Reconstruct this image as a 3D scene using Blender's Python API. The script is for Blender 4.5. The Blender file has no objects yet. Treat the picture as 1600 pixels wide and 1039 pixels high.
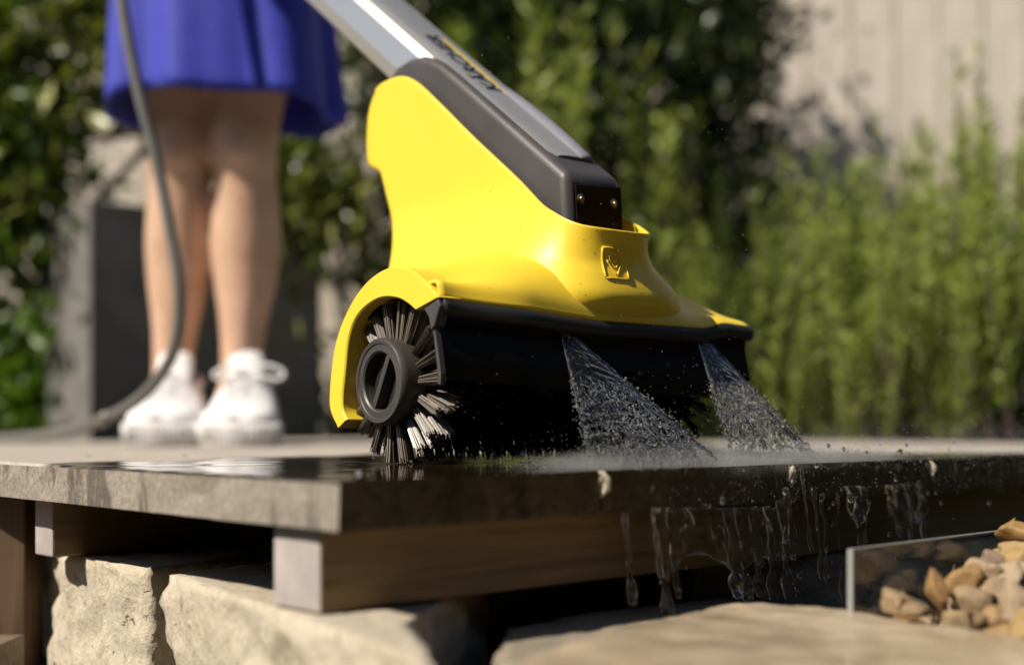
import bpy, bmesh, math, random
import numpy as np
from mathutils import Vector, Matrix, noise
from mathutils.bvhtree import BVHTree

random.seed(7); rng = np.random.default_rng(7)
SC = bpy.context.scene
COL = SC.collection
R = math.radians

# ------------------------------------------------------------------ camera, sky, sun, exposure
F = 2000.0            # focal length in photograph pixels (45 mm on a 36 mm wide frame)
CZ = 0.2204           # lens height above the garden ground; the deck top is at 0.19
DECK = 0.19
cd = bpy.data.cameras.new('camera'); cam = bpy.data.objects.new('camera', cd); COL.objects.link(cam)
cam.location = (0, 0, CZ); cam.rotation_euler = (R(90), 0, 0)
cd.sensor_width = 36; cd.lens = 45; cd.shift_y = 144.5/1600
cd.clip_start = 0.02; cd.clip_end = 500
cd.dof.use_dof = True; cd.dof.focus_distance = 1.0; cd.dof.aperture_fstop = 2.4
SC.camera = cam

SUNV = Vector((-0.82*0.731, -0.572*0.731, 0.682)).normalized()     # towards the sun
w = bpy.data.worlds.new('World'); SC.world = w; w.use_nodes = True
nt = w.node_tree; sky = nt.nodes.new('ShaderNodeTexSky'); sky.sky_type = 'NISHITA'; sky.sun_disc = False
sky.sun_elevation = math.asin(SUNV.z); sky.sun_rotation = math.atan2(SUNV.x, SUNV.y)
bg = nt.nodes['Background']; bg.inputs['Strength'].default_value = 0.052
nt.links.new(sky.outputs[0], bg.inputs['Color'])
sd = bpy.data.lights.new('sun', 'SUN'); sun = bpy.data.objects.new('sun', sd); COL.objects.link(sun)
sd.energy = 5.0; sd.angle = R(0.53); sd.color = (1.0, 0.91, 0.77)
sun.rotation_euler = SUNV.to_track_quat('Z', 'Y').to_euler(); sun.location = (-3, -2, 4)
SC.view_settings.view_transform = 'Standard'; SC.view_settings.look = 'None'
SC.view_settings.exposure = 0.42; SC.view_settings.gamma = 1
SC.cycles.use_denoising = True
SC.cycles.max_bounces = 10; SC.cycles.transmission_bounces = 10; SC.cycles.transparent_max_bounces = 16
SC.cycles.caustics_reflective = False; SC.cycles.caustics_refractive = False

# ------------------------------------------------------------------ helpers
def at(px, py, D):
    return Vector(((px-800)/F*D, D, CZ+(664-py)/F*D))

def mesh_from(verts, faces, name='m', smooth=False):
    me = bpy.data.meshes.new(name)
    me.from_pydata([tuple(v) for v in verts], [], [tuple(f) for f in faces]); me.update()
    if smooth: me.polygons.foreach_set('use_smooth', [True]*len(me.polygons))
    return me

class MB:
    """collects shapes, in world coordinates, for one mesh"""
    def __init__(s): s.v = []; s.f = []; s.m = []
    def add(s, vs, fs, mi=0):
        b = len(s.v); s.v += [Vector(x) for x in vs]; s.f += [tuple(i+b for i in f) for f in fs]; s.m += [mi]*len(fs)
    def box(s, o, x, y, z, mi=0):
        o = Vector(o); x = Vector(x); y = Vector(y); z = Vector(z)
        s.add([o, o+x, o+x+y, o+y, o+z, o+x+z, o+x+y+z, o+y+z],
              [(0,3,2,1), (4,5,6,7), (0,1,5,4), (1,2,6,5), (2,3,7,6), (3,0,4,7)], mi)
    def loft(s, rings, closed=True, caps=True, mi=0):
        n = len(rings[0]); vs = [v for r in rings for v in r]; fs = []
        for i in range(len(rings)-1):
            for j in range(n if closed else n-1):
                k = (j+1) % n
                fs.append((i*n+j, i*n+k, (i+1)*n+k, (i+1)*n+j))
        if caps:
            fs.append(tuple(range(n))[::-1]); fs.append(tuple((len(rings)-1)*n+j for j in range(n)))
        s.add(vs, fs, mi)
    def tube(s, pts, rad, seg=10, mi=0, flat=1.0, caps=True):
        pts = [Vector(p) for p in pts]; N = len(pts)
        if not hasattr(rad, '__len__'): rad = [rad]*N
        rings = []; prev = None
        for i, p in enumerate(pts):
            t = (pts[min(i+1, N-1)]-pts[max(i-1, 0)]).normalized()
            if prev is None:
                ref = Vector((0,0,1)) if abs(t.z) < .9 else Vector((1,0,0))
                u = t.cross(ref).normalized()
            else: u = (prev - t*prev.dot(t)).normalized()
            v = t.cross(u); prev = u
            rings.append([p+(u*math.cos(2*math.pi*k/seg)+v*math.sin(2*math.pi*k/seg)*flat)*rad[i] for k in range(seg)])
        s.loft(rings, True, caps, mi)
    def ball(s, c, r, sub=1, mat=None, mi=0):
        bm = bmesh.new(); bmesh.ops.create_icosphere(bm, subdivisions=sub, radius=1)
        c = Vector(c); r = r if hasattr(r, '__len__') else (r, r, r)
        vs = []
        for q in bm.verts:
            p = Vector((q.co.x*r[0], q.co.y*r[1], q.co.z*r[2]))
            if mat: p = mat @ p
            vs.append(c+p)
        s.add(vs, [[x.index for x in f.verts] for f in bm.faces], mi); bm.free()

def spline(pts, n):
    """Catmull-Rom through pts"""
    P = [Vector(p) for p in pts]; P = [P[0]*2-P[1]]+P+[P[-1]*2-P[-2]]
    out = []
    m = len(P)-3
    for i in range(n):
        x = i/(n-1)*m; k = min(int(x), m-1); t = x-k
        a, b, c, d = P[k:k+4]
        out.append(.5*((2*b)+(c-a)*t+(2*a-5*b+4*c-d)*t*t+(3*b-a-3*c+d)*t**3))
    return out

def link(name, me, mats, parent=None, loc=None, smooth=None, fix=False, bevel=None, auto=None):
    """one mesh object; vertices come in world coordinates and are moved to the parent's (or own) origin"""
    if isinstance(me, MB):
        mb = me; me = mesh_from(mb.v, mb.f, name)
        me.polygons.foreach_set('material_index', mb.m)
    if fix:
        bm = bmesh.new(); bm.from_mesh(me); bmesh.ops.recalc_face_normals(bm, faces=bm.faces); bm.to_mesh(me); bm.free()
    o = bpy.data.objects.new(name, me); COL.objects.link(o)
    for m in (mats if isinstance(mats, (list, tuple)) else [mats]): me.materials.append(m)
    if parent is not None:
        o.parent = parent; off = parent['_loc'] if '_loc' in parent else (0,0,0)
        me.transform(Matrix.Translation(-Vector(off))); o['_loc'] = tuple(off)
    else:
        if loc is None:
            co = np.array([v.co for v in me.vertices]); mn = co.min(0); mx = co.max(0)
            loc = ((mn[0]+mx[0])/2, (mn[1]+mx[1])/2, mn[2])
        me.transform(Matrix.Translation(-Vector(loc))); o.location = loc; o['_loc'] = tuple(loc)
    if smooth: me.polygons.foreach_set('use_smooth', [True]*len(me.polygons))
    if bevel:
        b = o.modifiers.new('b', 'BEVEL'); b.width = bevel; b.segments = 3; b.limit_method = 'ANGLE'; b.angle_limit = R(35)
    if auto:
        me.set_sharp_from_angle(angle=R(auto)) if hasattr(me, 'set_sharp_from_angle') else None
    return o

def empty(name, loc):
    o = bpy.data.objects.new(name, None); COL.objects.link(o); o.location = loc; o['_loc'] = tuple(loc)
    o.empty_display_size = .05
    return o
def tag(o, label, cat, group=None):
    o['label'] = label; o['category'] = cat
    if group: o['group'] = group
    return o
def kind(o, k, label=None):
    o['kind'] = k
    if label: o['label'] = label
    return o
def solid(o, t, off=-1):
    m = o.modifiers.new('s', 'SOLIDIFY'); m.thickness = t; m.offset = off; m.use_even_offset = True
def subsurf(o, l):
    m = o.modifiers.new('ss', 'SUBSURF'); m.levels = l; m.render_levels = l
def remesh(o, v, sm=4):
    m = o.modifiers.new('r', 'REMESH'); m.mode = 'VOXEL'; m.voxel_size = v; m.use_smooth_shade = True
    if sm:
        q = o.modifiers.new('sm', 'SMOOTH'); q.factor = .5; q.iterations = sm

# ------------------------------------------------------------------ materials
class NB:
    def __init__(s, name):
        s.m = bpy.data.materials.new(name); s.m.use_nodes = True; s.t = s.m.node_tree
        s.b = s.t.nodes['Principled BSDF']; s.out = s.t.nodes['Material Output']
    def n(s, typ, **kw):
        x = s.t.nodes.new(typ)
        for k, v in kw.items():
            if k in ('inp',):
                for a, b in v.items(): x.inputs[a].default_value = b
            else: setattr(x, k, v)
        return x
    def l(s, a, b): s.t.links.new(a, b)
    def coord(s, scale=(1,1,1), kind='Object'):
        tc = s.n('ShaderNodeTexCoord'); mp = s.n('ShaderNodeMapping'); mp.inputs['Scale'].default_value = scale
        s.l(tc.outputs[kind], mp.inputs['Vector']); return mp.outputs[0]
    def noise(s, scale, vec=None, detail=4, rough=.55, dist=0):
        x = s.n('ShaderNodeTexNoise'); x.inputs['Scale'].default_value = scale; x.inputs['Detail'].default_value = detail
        x.inputs['Roughness'].default_value = rough; x.inputs['Distortion'].default_value = dist
        if vec is not None: s.l(vec, x.inputs['Vector'])
        return x.outputs['Fac']
    def ramp(s, fac, stops):
        x = s.n('ShaderNodeValToRGB'); e = x.color_ramp.elements
        while len(e) < len(stops): e.new(.5)
        for q, (p, c) in zip(e, stops):
            q.position = p; q.color = (c[0], c[1], c[2], 1) if hasattr(c, '__len__') else (c, c, c, 1)
        s.l(fac, x.inputs['Fac']); return x.outputs['Color']
    def mix(s, fac, a, b, mode='MIX'):
        x = s.n('ShaderNodeMix', data_type='RGBA', blend_type=mode)
        for sock, v in ((x.inputs['Factor'], fac), (x.inputs[6], a), (x.inputs[7], b)):
            if hasattr(v, 'links'): s.l(v, sock)
            else: sock.default_value = v if not isinstance(v, tuple) else (*v[:3], 1)
        return x.outputs[2]
    def math(s, op, a, b=0.0, c=0.0):
        x = s.n('ShaderNodeMath', operation=op)
        for i, v in enumerate((a, b, c)):
            if hasattr(v, 'links'): s.l(v, x.inputs[i])
            else: x.inputs[i].default_value = v
        return x.outputs[0]
    def bump(s, h, strength=.3, dist=.002, normal=None):
        x = s.n('ShaderNodeBump'); x.inputs['Strength'].default_value = strength; x.inputs['Distance'].default_value = dist
        s.l(h, x.inputs['Height'])
        if normal: s.l(normal, x.inputs['Normal'])
        s.l(x.outputs[0], s.b.inputs['Normal']); return x.outputs[0]
    def set(s, **kw):
        names = dict(col='Base Color', rough='Roughness', metal='Metallic', trans='Transmission Weight', ior='IOR',
                     spec='Specular IOR Level', coat='Coat Weight', sub='Subsurface Weight', alpha='Alpha', sheen='Sheen Weight')
        for k, v in kw.items():
            sk = s.b.inputs[names[k]]
            if hasattr(v, 'links'): s.l(v, sk)
            elif k == 'col': sk.default_value = (*v[:3], 1)
            else: sk.default_value = v
        return s

def plastic(name, col, rough, bs=0, bd=.0003, var=.06, scale=900, coat=0):
    m = NB(name); v = m.coord()
    n = m.noise(14, v, 5)
    dark = tuple(c*(1-var*2) for c in col); lite = tuple(min(1, c*(1+var)) for c in col)
    m.set(col=m.ramp(n, [(.3, dark), (.7, lite)]), coat=coat)
    rr = m.math('ADD', m.math('MULTIPLY', m.noise(60, v, 4), .18), rough-.09); m.set(rough=rr)
    if bs: m.bump(m.noise(scale, v, 2), bs, bd)
    return m.m

M = {}
M['yellow'] = plastic('yellow_plastic', (.80, .57, .036), .42, .16, .0002, .015, 1400)
M['black'] = plastic('charcoal_plastic', (.062, .058, .059), .42, .35, .0003, .1, 1500)
M['trim'] = plastic('black_rubber_trim', (.018, .017, .016), .5, .3, .0003, .1, 1500)
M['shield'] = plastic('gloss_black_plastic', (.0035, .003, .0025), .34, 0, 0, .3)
M['shield'].node_tree.nodes['Principled BSDF'].inputs['Specular IOR Level'].default_value = .15
M['smoke'] = plastic('smoked_amber_plastic', (.022, .012, .003), .1, 0, 0, .5)
M['hub'] = plastic('grey_hub_plastic', (.048, .043, .040), .45, .4, .0004, .2, 700)
M['hole'] = plastic('dark_hollow_plastic', (.006, .006, .006), .6)
M['panel'] = plastic('grey_panel_plastic', (.24, .245, .25), .28, 0, 0, .03)
M['cover'] = plastic('clear_grey_cover', (.22, .22, .26), .15, 0, 0, .05)
M['ink'] = plastic('black_print', (.012, .012, .012), .4)
M['yink'] = plastic('yellow_print', (.62, .44, .03), .4)
M['white_rubber'] = plastic('white_rubber', (.74, .73, .73), .55, .2, .0005, .05, 300)
M['canvas'] = plastic('white_canvas', (.76, .75, .77), .85, .5, .0005, .05, 900)
M['hose'] = plastic('grey_hose', (.13, .125, .115), .32, .2, .0003, .1, 300)
M['planter'] = plastic('anthracite_planter', (.17, .16, .15), .6, .3, .0006, .15, 120)
M['screw'] = NB('brass_screw').set(col=(.55, .42, .2), metal=1, rough=.3).m
m = NB('brushed_aluminium'); m.set(col=(.78, .77, .76), metal=.85, rough=.34); M['alu'] = m.m

m = NB('bristle'); ri = m.n('ShaderNodeNewGeometry').outputs['Random Per Island']
m.set(col=m.ramp(ri, [(0, (.02, .016, .013)), (.3, (.10, .082, .070)), (1, (.30, .25, .21))]), rough=.35); M['bristle'] = m.m
m = NB('wet_bristle'); ri = m.n('ShaderNodeNewGeometry').outputs['Random Per Island']
m.set(col=m.ramp(ri, [(0, (.006, .005, .0045)), (.8, (.02, .017, .014)), (1, (.06, .05, .04))]), rough=.22); M['wetbristle'] = m.m

def water(name, white=0.0, tint=(.95, .96, .98), rough=.0):
    m = NB(name); m.set(col=(1, 1, 1), trans=1, ior=1.333, rough=rough)
    if white:
        tr = m.n('ShaderNodeBsdfTranslucent'); tr.inputs['Color'].default_value = (*tint, 1)
        mx = m.n('ShaderNodeMixShader'); mx.inputs[0].default_value = white
        m.l(m.b.outputs[0], mx.inputs[1]); m.l(tr.outputs[0], mx.inputs[2]); m.l(mx.outputs[0], m.out.inputs[0])
    return m.m
M['water'] = water('water', 0, rough=.02); M['spray'] = water('spray_droplets', .55); M['jetdrop'] = water('jet_droplets', .70, rough=.02); M['sheet'] = water('jet_sheet', .07, rough=.05)
M['runoff'] = water('run_off_water', .16, (1.0, .86, .60), .03)
m = NB('clear_glass'); m.set(col=(.93, .95, .93), trans=1, ior=1.28, rough=.02); M['glass'] = m.m
m = NB('ground_glass_edge'); m.set(col=(.22, .235, .23), rough=.35); M['glass_edge'] = m.m

# deck stone: position along the deck decides where water has run
LD = Vector((-.68, .733, 0)).normalized()      # along the boards, away from the lens
RD = Vector((LD.y, -LD.x, 0))                   # across the boards, to the right and away
CORNER = Vector((-.098, .71, DECK))
def deck(t, s, z=0): return CORNER+RD*t+LD*s+Vector((0, 0, z))

def stone_top():
    m = NB('deck_stone_wet_and_dry')
    pos = m.n('ShaderNodeNewGeometry').outputs['Position']
    sub = m.n('ShaderNodeVectorMath', operation='SUBTRACT'); m.l(pos, sub.inputs[0]); sub.inputs[1].default_value = CORNER
    def dot(v):
        d = m.n('ShaderNodeVectorMath', operation='DOT_PRODUCT'); m.l(sub.outputs[0], d.inputs[0]); d.inputs[1].default_value = v
        return d.outputs['Value']
    t = dot(RD); s_ = dot(LD)
    n1 = m.noise(9, pos, 5); n2 = m.noise(38, pos, 4)
    lim = m.math('ADD', m.math('MULTIPLY', t, .30), .40)
    lim = m.math('SUBTRACT', lim, m.math('MULTIPLY', m.math('MAXIMUM', m.math('SUBTRACT', t, .45), 0.0), 1.25))
    e = m.math('SUBTRACT', lim, s_)
    e = m.math('ADD', e, m.math('MULTIPLY', m.math('SUBTRACT', n1, .5), .22))
    e = m.math('ADD', e, m.math('MULTIPLY', m.math('SUBTRACT', n2, .5), .07))
    wet = m.n('ShaderNodeMapRange', interpolation_type='SMOOTHSTEP'); m.l(e, wet.inputs['Value'])
    wet.inputs['From Min'].default_value = -.015; wet.inputs['From Max'].default_value = .03
    wet = wet.outputs[0]
    g = m.noise(160, pos, 6, .65); g2 = m.noise(26, pos, 4)
    dry = m.mix(g2, m.ramp(g, [(.3, (.27, .235, .20)), (.7, (.43, .39, .345))]), m.ramp(g, [(.3, (.34, .30, .255)), (.7, (.50, .455, .40))]))
    wetc = m.ramp(m.noise(45, pos, 5), [(.35, (.012, .008, .005)), (.62, (.030, .020, .011)), (.75, (.07, .05, .025))])
    m.set(col=m.mix(wet, dry, wetc))
    rw = m.math('ADD', m.math('MULTIPLY', m.noise(20, pos, 3), .05), .02)
    rmix = m.n('ShaderNodeMix', data_type='FLOAT'); m.l(wet, rmix.inputs[0]); rmix.inputs[2].default_value = .8; m.l(rw, rmix.inputs[3])
    m.set(rough=rmix.outputs[0])
    hs = m.math('ADD', m.math('MULTIPLY', m.noise(9, pos, 3), .5), m.math('MULTIPLY', m.noise(70, pos, 2), .05))
    hd = m.math('MULTIPLY', g, .35)
    hm = m.n('ShaderNodeMix', data_type='FLOAT'); m.l(wet, hm.inputs[0]); m.l(hd, hm.inputs[2]); m.l(hs, hm.inputs[3])
    m.bump(hm.outputs[0], .35, .002)
    return m.m
M['deck_top'] = stone_top()

def stone_side():
    m = NB('deck_stone_side'); pos = m.n('ShaderNodeNewGeometry').outputs['Position']
    g = m.noise(260, pos, 6, .7); g2 = m.noise(34, pos, 5)
    base = m.mix(g2, m.ramp(g, [(.3, (.10, .082, .065)), (.7, (.29, .25, .205))]), m.ramp(g, [(.3, (.20, .168, .135)), (.7, (.42, .37, .31))]))
    mp = m.n('ShaderNodeMapping'); mp.inputs['Scale'].default_value = (1, 1, .22); m.l(pos, mp.inputs['Vector'])
    st = m.noise(42, mp.outputs[0], 4, .6, .6)
    stain = m.ramp(st, [(.54, 0), (.63, 1)])
    m.set(col=m.mix(m.math('MULTIPLY', stain, .72), base, (.055, .043, .037)), rough=.75)
    m.bump(m.math('ADD', m.math('MULTIPLY', g, .6), m.math('MULTIPLY', m.noise(60, pos, 4), .8)), .7, .002)
    return m.m
M['deck_side'] = stone_side()
def stone_end():
    m = NB('deck_stone_wet_end'); pos = m.n('ShaderNodeNewGeometry').outputs['Position']
    mp = m.n('ShaderNodeMapping'); mp.inputs['Scale'].default_value = (1, 1, .35); m.l(pos, mp.inputs['Vector'])
    g = m.noise(55, mp.outputs[0], 6, .65, .4); b = m.noise(16, pos, 4)
    col = m.mix(b, m.ramp(g, [(.32, (.014, .009, .005)), (.55, (.045, .030, .015)), (.72, (.14, .095, .045))]), m.ramp(g, [(.35, (.03, .02, .010)), (.6, (.085, .058, .028)), (.75, (.20, .14, .07))]))
    m.set(col=col, rough=m.ramp(m.noise(90, pos, 4), [(.35, .12), (.65, .4)])); m.bump(m.noise(120, pos, 5), .5, .002); return m.m
M['deck_end'] = stone_end()

def wood(name, c1, c2, rough=.55, along=(1, 0, 0), sc=1.0):
    m = NB(name); v = m.coord()
    mp = m.n('ShaderNodeMapping'); mp.inputs['Scale'].default_value = tuple(3.0*sc if a else 60.0*sc for a in along); m.l(v, mp.inputs['Vector'])
    g = m.noise(1.4, mp.outputs[0], 6, .65, 1.2); b = m.noise(11, v, 4)
    col = m.mix(b, m.ramp(g, [(.3, c1), (.7, c2)]), m.ramp(g, [(.25, tuple(x*.45 for x in c1)), (.75, tuple(x*.8 for x in c2))]))
    m.set(col=col, rough=m.math('ADD', m.math('MULTIPLY', g, .25), rough-.1)); m.bump(g, .35, .0015)
    return m.m
M['joist'] = wood('joist_wood', (.13, .078, .030), (.36, .235, .11), .5)
M['joist_end'] = plastic('sawn_end_grain', (.40, .355, .34), .8, .6, .0008, .2, 260)
M['brown'] = wood('brown_board', (.055, .028, .014), (.13, .07, .035), .5, (0, 0, 1))
M['plank'] = wood('ground_plank', (.10, .07, .045), (.26, .19, .125), .6)
M['cladding'] = wood('pale_cladding', (.68, .595, .505), (.78, .695, .60), .75, (0, 0, 1), .5)
M['frame'] = plastic('grey_window_frame', (.34, .35, .37), .5)

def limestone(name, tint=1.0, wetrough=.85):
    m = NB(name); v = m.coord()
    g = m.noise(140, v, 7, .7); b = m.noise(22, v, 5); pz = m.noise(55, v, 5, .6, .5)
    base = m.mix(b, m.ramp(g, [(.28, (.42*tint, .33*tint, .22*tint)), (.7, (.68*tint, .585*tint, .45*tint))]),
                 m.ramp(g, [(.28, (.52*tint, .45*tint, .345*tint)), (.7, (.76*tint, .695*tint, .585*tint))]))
    oc = m.ramp(pz, [(.62, 0), (.72, 1)])
    base = m.mix(m.math('MULTIPLY', oc, .6), base, (.46*tint, .29*tint, .11*tint))
    pit = m.ramp(m.noise(85, v, 4, .6, .8), [(.29, 1), (.36, 0)])
    base = m.mix(m.math('MULTIPLY', pit, .75), base, (.12, .10, .08))
    m.set(col=base, rough=wetrough)
    h = m.math('ADD', m.math('MULTIPLY', g, .7), m.math('MULTIPLY', m.noise(38, v, 5), 1.2))
    h = m.math('SUBTRACT', h, m.math('MULTIPLY', pit, .6))
    m.bump(h, .85, .004); return m.m
M['limestone'] = limestone('cream_limestone', .80)
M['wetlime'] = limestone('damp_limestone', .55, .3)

def flag():
    m = NB('wet_flagstone'); v = m.coord()
    g = m.noise(30, v, 6, .65); b = m.noise(8, v, 4)
    col = m.mix(b, m.ramp(g, [(.3, (.27, .205, .135)), (.7, (.42, .335, .235))]), m.ramp(g, [(.3, (.34, .265, .18)), (.7, (.50, .41, .30))]))
    m.set(col=col, rough=m.ramp(m.noise(16, v, 4), [(.35, .12), (.65, .45)])); m.bump(m.noise(60, v, 4), .25, .002); return m.m
M['flag'] = flag()

def pebble():
    m = NB('ochre_pebble'); v = m.coord(); r = m.n('ShaderNodeObjectInfo').outputs['Random']
    g = m.noise(110, v, 6, .7)
    c = m.ramp(r, [(0, (.34, .22, .10)), (.2, (.50, .40, .27)), (.4, (.46, .25, .06)), (.55, (.46, .36, .26)), (.7, (.50, .34, .14)), (.85, (.28, .17, .12)), (1, (.55, .46, .35))])
    c = m.mix(.75, c, m.ramp(g, [(.3, (.45, .40, .36)), (.7, (1, 1, 1))]), 'MULTIPLY')
    m.set(col=c, rough=m.ramp(m.noise(40, v, 4), [(.4, .12), (.6, .5)])); m.bump(g, .5, .002); return m.m
M['pebble'] = pebble()

def soil():
    m = NB('dark_soil'); v = m.n('ShaderNodeNewGeometry').outputs['Position']
    g = m.noise(45, v, 7, .7)
    m.set(col=m.ramp(g, [(.3, (.018, .012, .007)), (.7, (.085, .06, .038))]), rough=.9); m.bump(g, 1, .02); return m.m
M['soil'] = soil()
def lawn():
    m = NB('garden_ground'); v = m.n('ShaderNodeNewGeometry').outputs['Position']
    g = m.noise(6, v, 7, .7)
    m.set(col=m.ramp(g, [(.35, (.02, .028, .008)), (.65, (.05, .045, .02))]), rough=.9); m.bump(g, 1, .05); return m.m
M['lawn'] = lawn()

def leafmat(name, stops, trans=.45, rough=.4):
    m = NB(name); ri = m.n('ShaderNodeNewGeometry').outputs['Random Per Island']
    c = m.ramp(ri, stops); m.set(col=c, rough=rough)
    tr = m.n('ShaderNodeBsdfTranslucent'); m.l(m.mix(.6, c, (.9, 1.0, .3), 'MULTIPLY'), tr.inputs['Color'])
    mx = m.n('ShaderNodeMixShader'); mx.inputs[0].default_value = trans
    m.l(m.b.outputs[0], mx.inputs[1]); m.l(tr.outputs[0], mx.inputs[2]); m.l(mx.outputs[0], m.out.inputs[0]); return m.m
M['rosemary'] = leafmat('rosemary_needles', [(0, (.12, .18, .03)), (.5, (.31, .40, .06)), (1, (.50, .56, .15))], .42)
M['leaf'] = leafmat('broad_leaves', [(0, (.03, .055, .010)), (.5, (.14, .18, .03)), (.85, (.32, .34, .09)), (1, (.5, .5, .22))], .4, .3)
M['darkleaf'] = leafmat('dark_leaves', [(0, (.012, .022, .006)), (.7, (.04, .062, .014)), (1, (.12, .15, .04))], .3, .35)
M['grass'] = leafmat('tall_grass', [(0, (.05, .10, .008)), (1, (.13, .22, .02))], .45)
M['bark'] = wood('bark', (.05, .035, .022), (.12, .085, .06), .8, (0, 0, 1))

m = NB('skin'); v = m.coord(); n = m.noise(25, v, 4)
m.set(col=m.ramp(n, [(.3, (.50, .31, .215)), (.7, (.60, .39, .28))]), rough=.45, sub=.12)
m.b.inputs['Subsurface Radius'].default_value = (.012, .005, .003); M['skin'] = m.m
m = NB('blue_cloth'); v = m.coord(); n = m.noise(40, v, 5)
m.set(col=m.ramp(n, [(.3, (.012, .022, .33)), (.7, (.018, .030, .42))]), rough=.7, sheen=.15); m.bump(m.noise(500, v, 2), .3, .0006); M['blue'] = m.m
M['hair'] = plastic('brown_hair', (.06, .035, .02), .5, .5, .002, .2, 150)

# ------------------------------------------------------------------ ground
mb = MB(); mb.add([(-150, -150, 0), (150, -150, 0), (150, 150, 0), (-150, 150, 0)], [(0, 1, 2, 3)])
kind(link('ground', mb, M['lawn'], loc=(0, 0, 0)), 'structure')

# raised planting bed behind the deck on the right
def bed():
    vs = []; nt_, ns = 60, 90
    for i in range(nt_+1):
        for j in range(ns+1):
            t = 1.80+2.4*i/nt_; s = -1.6+4.6*j/ns
            k = min(1, max(0, (t-1.8)/.55)); k = k*k*(3-2*k)
            p = CORNER+RD*t+LD*s
            z = .13+.13*k+.05*(noise.noise(Vector((p.x*5, p.y*5, 0)))*k)+.02*noise.noise(Vector((p.x*25, p.y*25, 3)))
            vs.append((p.x, p.y, z))
    fs = [(i*(ns+1)+j, (i+1)*(ns+1)+j, (i+1)*(ns+1)+j+1, i*(ns+1)+j+1) for i in range(nt_) for j in range(ns)]
    me = mesh_from(vs, fs, 'bed', True)
    kind(link('planting_bed', me, M['soil'], loc=(0, 0, 0)), 'structure')
    return BVHTree.FromPolygons([Vector(v) for v in vs], fs)
BED = bed()

# ------------------------------------------------------------------ deck: stone boards on timber joists on limestone blocks
BW, TH, NBRD, BL = .2155, .029, 8, 1.7
words = ['front', 'second', 'third', 'fourth', 'fifth', 'sixth', 'seventh', 'eighth']
def board_mesh(seed):
    """a stone board with worn, slightly uneven edges: x along RD, y along LD"""
    r = random.Random(seed); W = BW-.004; ny = 70; c = .0022
    rings = []
    for j in range(ny+1):
        y = BL*j/ny
        jj = lambda k, a=.0013: a*noise.noise(Vector((seed*7.3+k*3.1, y*38, 0)))+a*.8*noise.noise(Vector((seed*2.1+k, y*120, 5)))
        prof = [(0, -TH), (W, -TH), (W, -c), (W-c, 0), (W*.66, 0), (W*.33, 0), (c, 0), (0, -c), (0, -TH*.5)]
        ring = []
        for k, (x, z) in enumerate(prof):
            dx = jj(k) if x in (0, W) or abs(x-c) < 1e-9 or abs(x-W+c) < 1e-9 else 0
            ring.append((x+dx*(1.4 if z < 0 else 1), y, z+(-abs(jj(k+20, .0008)) if z == 0 else 0)))
        rings.append(ring)
    mb = MB(); n = 9
    vs = [v for r_ in rings for v in r_]; fs = []; mi = []
    for i in range(ny):
        for j in range(n):
            k = (j+1) % n; fs.append((i*n+j, i*n+k, (i+1)*n+k, (i+1)*n+j)); mi.append(1 if j in (7, 8) else 0)
    mb.add(vs, fs); mb.m = mi
    mb.add(rings[0], [tuple(range(n))[::-1]], 2); mb.add(rings[-1], [tuple(range(n))], 2)
    return mb
for i in range(NBRD):
    mb = board_mesh(i)
    me = mesh_from(mb.v, mb.f, 'deck_board'); me.polygons.foreach_set('material_index', mb.m)
    bm = bmesh.new(); bm.from_mesh(me); bmesh.ops.recalc_face_normals(bm, faces=bm.faces); bm.to_mesh(me); bm.free()
    o = bpy.data.objects.new('deck_board', me); COL.objects.link(o)
    me.materials.append(M['deck_top']); me.materials.append(M['deck_side']); me.materials.append(M['deck_end'])
    o.location = deck(i*BW+.002, 0); o.rotation_euler = (0, 0, math.atan2(RD.y, RD.x))
    lab = {0: 'grey stone deck board nearest the lens, its rough sunlit side facing left',
           1: 'wet stone deck board under the left brush end, second from the sunlit corner',
           2: 'third stone deck board from the sunlit corner, wet from the water jets',
           3: 'fourth stone deck board from the sunlit corner, where the right jet splashes',
           4: 'fifth grey stone deck board from the sunlit corner',
           5: 'sixth grey stone deck board from the sunlit corner',
           6: 'seventh grey stone deck board from the sunlit corner',
           7: 'farthest stone deck board, beside the planting bed'}[i]
    tag(o, lab, 'deck board', 'stone boards of the deck')
    # pale mortar plug in the joint at the wet end
    if i in (1, 2, 3):
        mb = MB(); mb.ball(deck(i*BW+.0005, .0012, -.0095), (.0062, .0035, .0085), 3)
        for v in mb.v: v += Vector((noise.noise(v*260), noise.noise(v*260+Vector((5, 0, 0))), noise.noise(v*200+Vector((0, 9, 0)))))*.0028
        q = link('joint_plug', mb, M['limestone'], smooth=True)
        q.parent = o; q.matrix_parent_inverse = (Matrix.Translation(o.location) @ Matrix.Rotation(o.rotation_euler.z, 4, 'Z')).inverted()

JT = -.029-.0005; JB = -.079
def joist(s0, wd, label, t0=.006, t1=NBRD*BW):
    mb = MB(); c = deck(t0, s0, JB); L = t1-t0
    loc = c
    x = Vector((L, 0, 0)); 
    mb.box((0, 0, 0), x, (0, wd, 0), (0, 0, JT-JB)); mb.m = [0, 0, 0, 0, 0, 1]
    me = mesh_from(mb.v, mb.f, 'joist'); me.polygons.foreach_set('material_index', mb.m)
    o = bpy.data.objects.new('joist', me); COL.objects.link(o); me.materials.append(M['joist']); me.materials.append(M['joist_end'])
    o.location = loc; o.rotation_euler = (0, 0, math.atan2(RD.y, RD.x))
    b = o.modifiers.new('b', 'BEVEL'); b.width = .0018; b.segments = 2
    tag(o, label, 'joist', 'timber joists under the deck'); return o
joist(.0325, .050, 'timber joist under the wet front edge, its pale sawn end near the corner', .012)
joist(.447, .036, 'timber joist farther back, its small pale sawn end resting on the left stone', .030)
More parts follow.
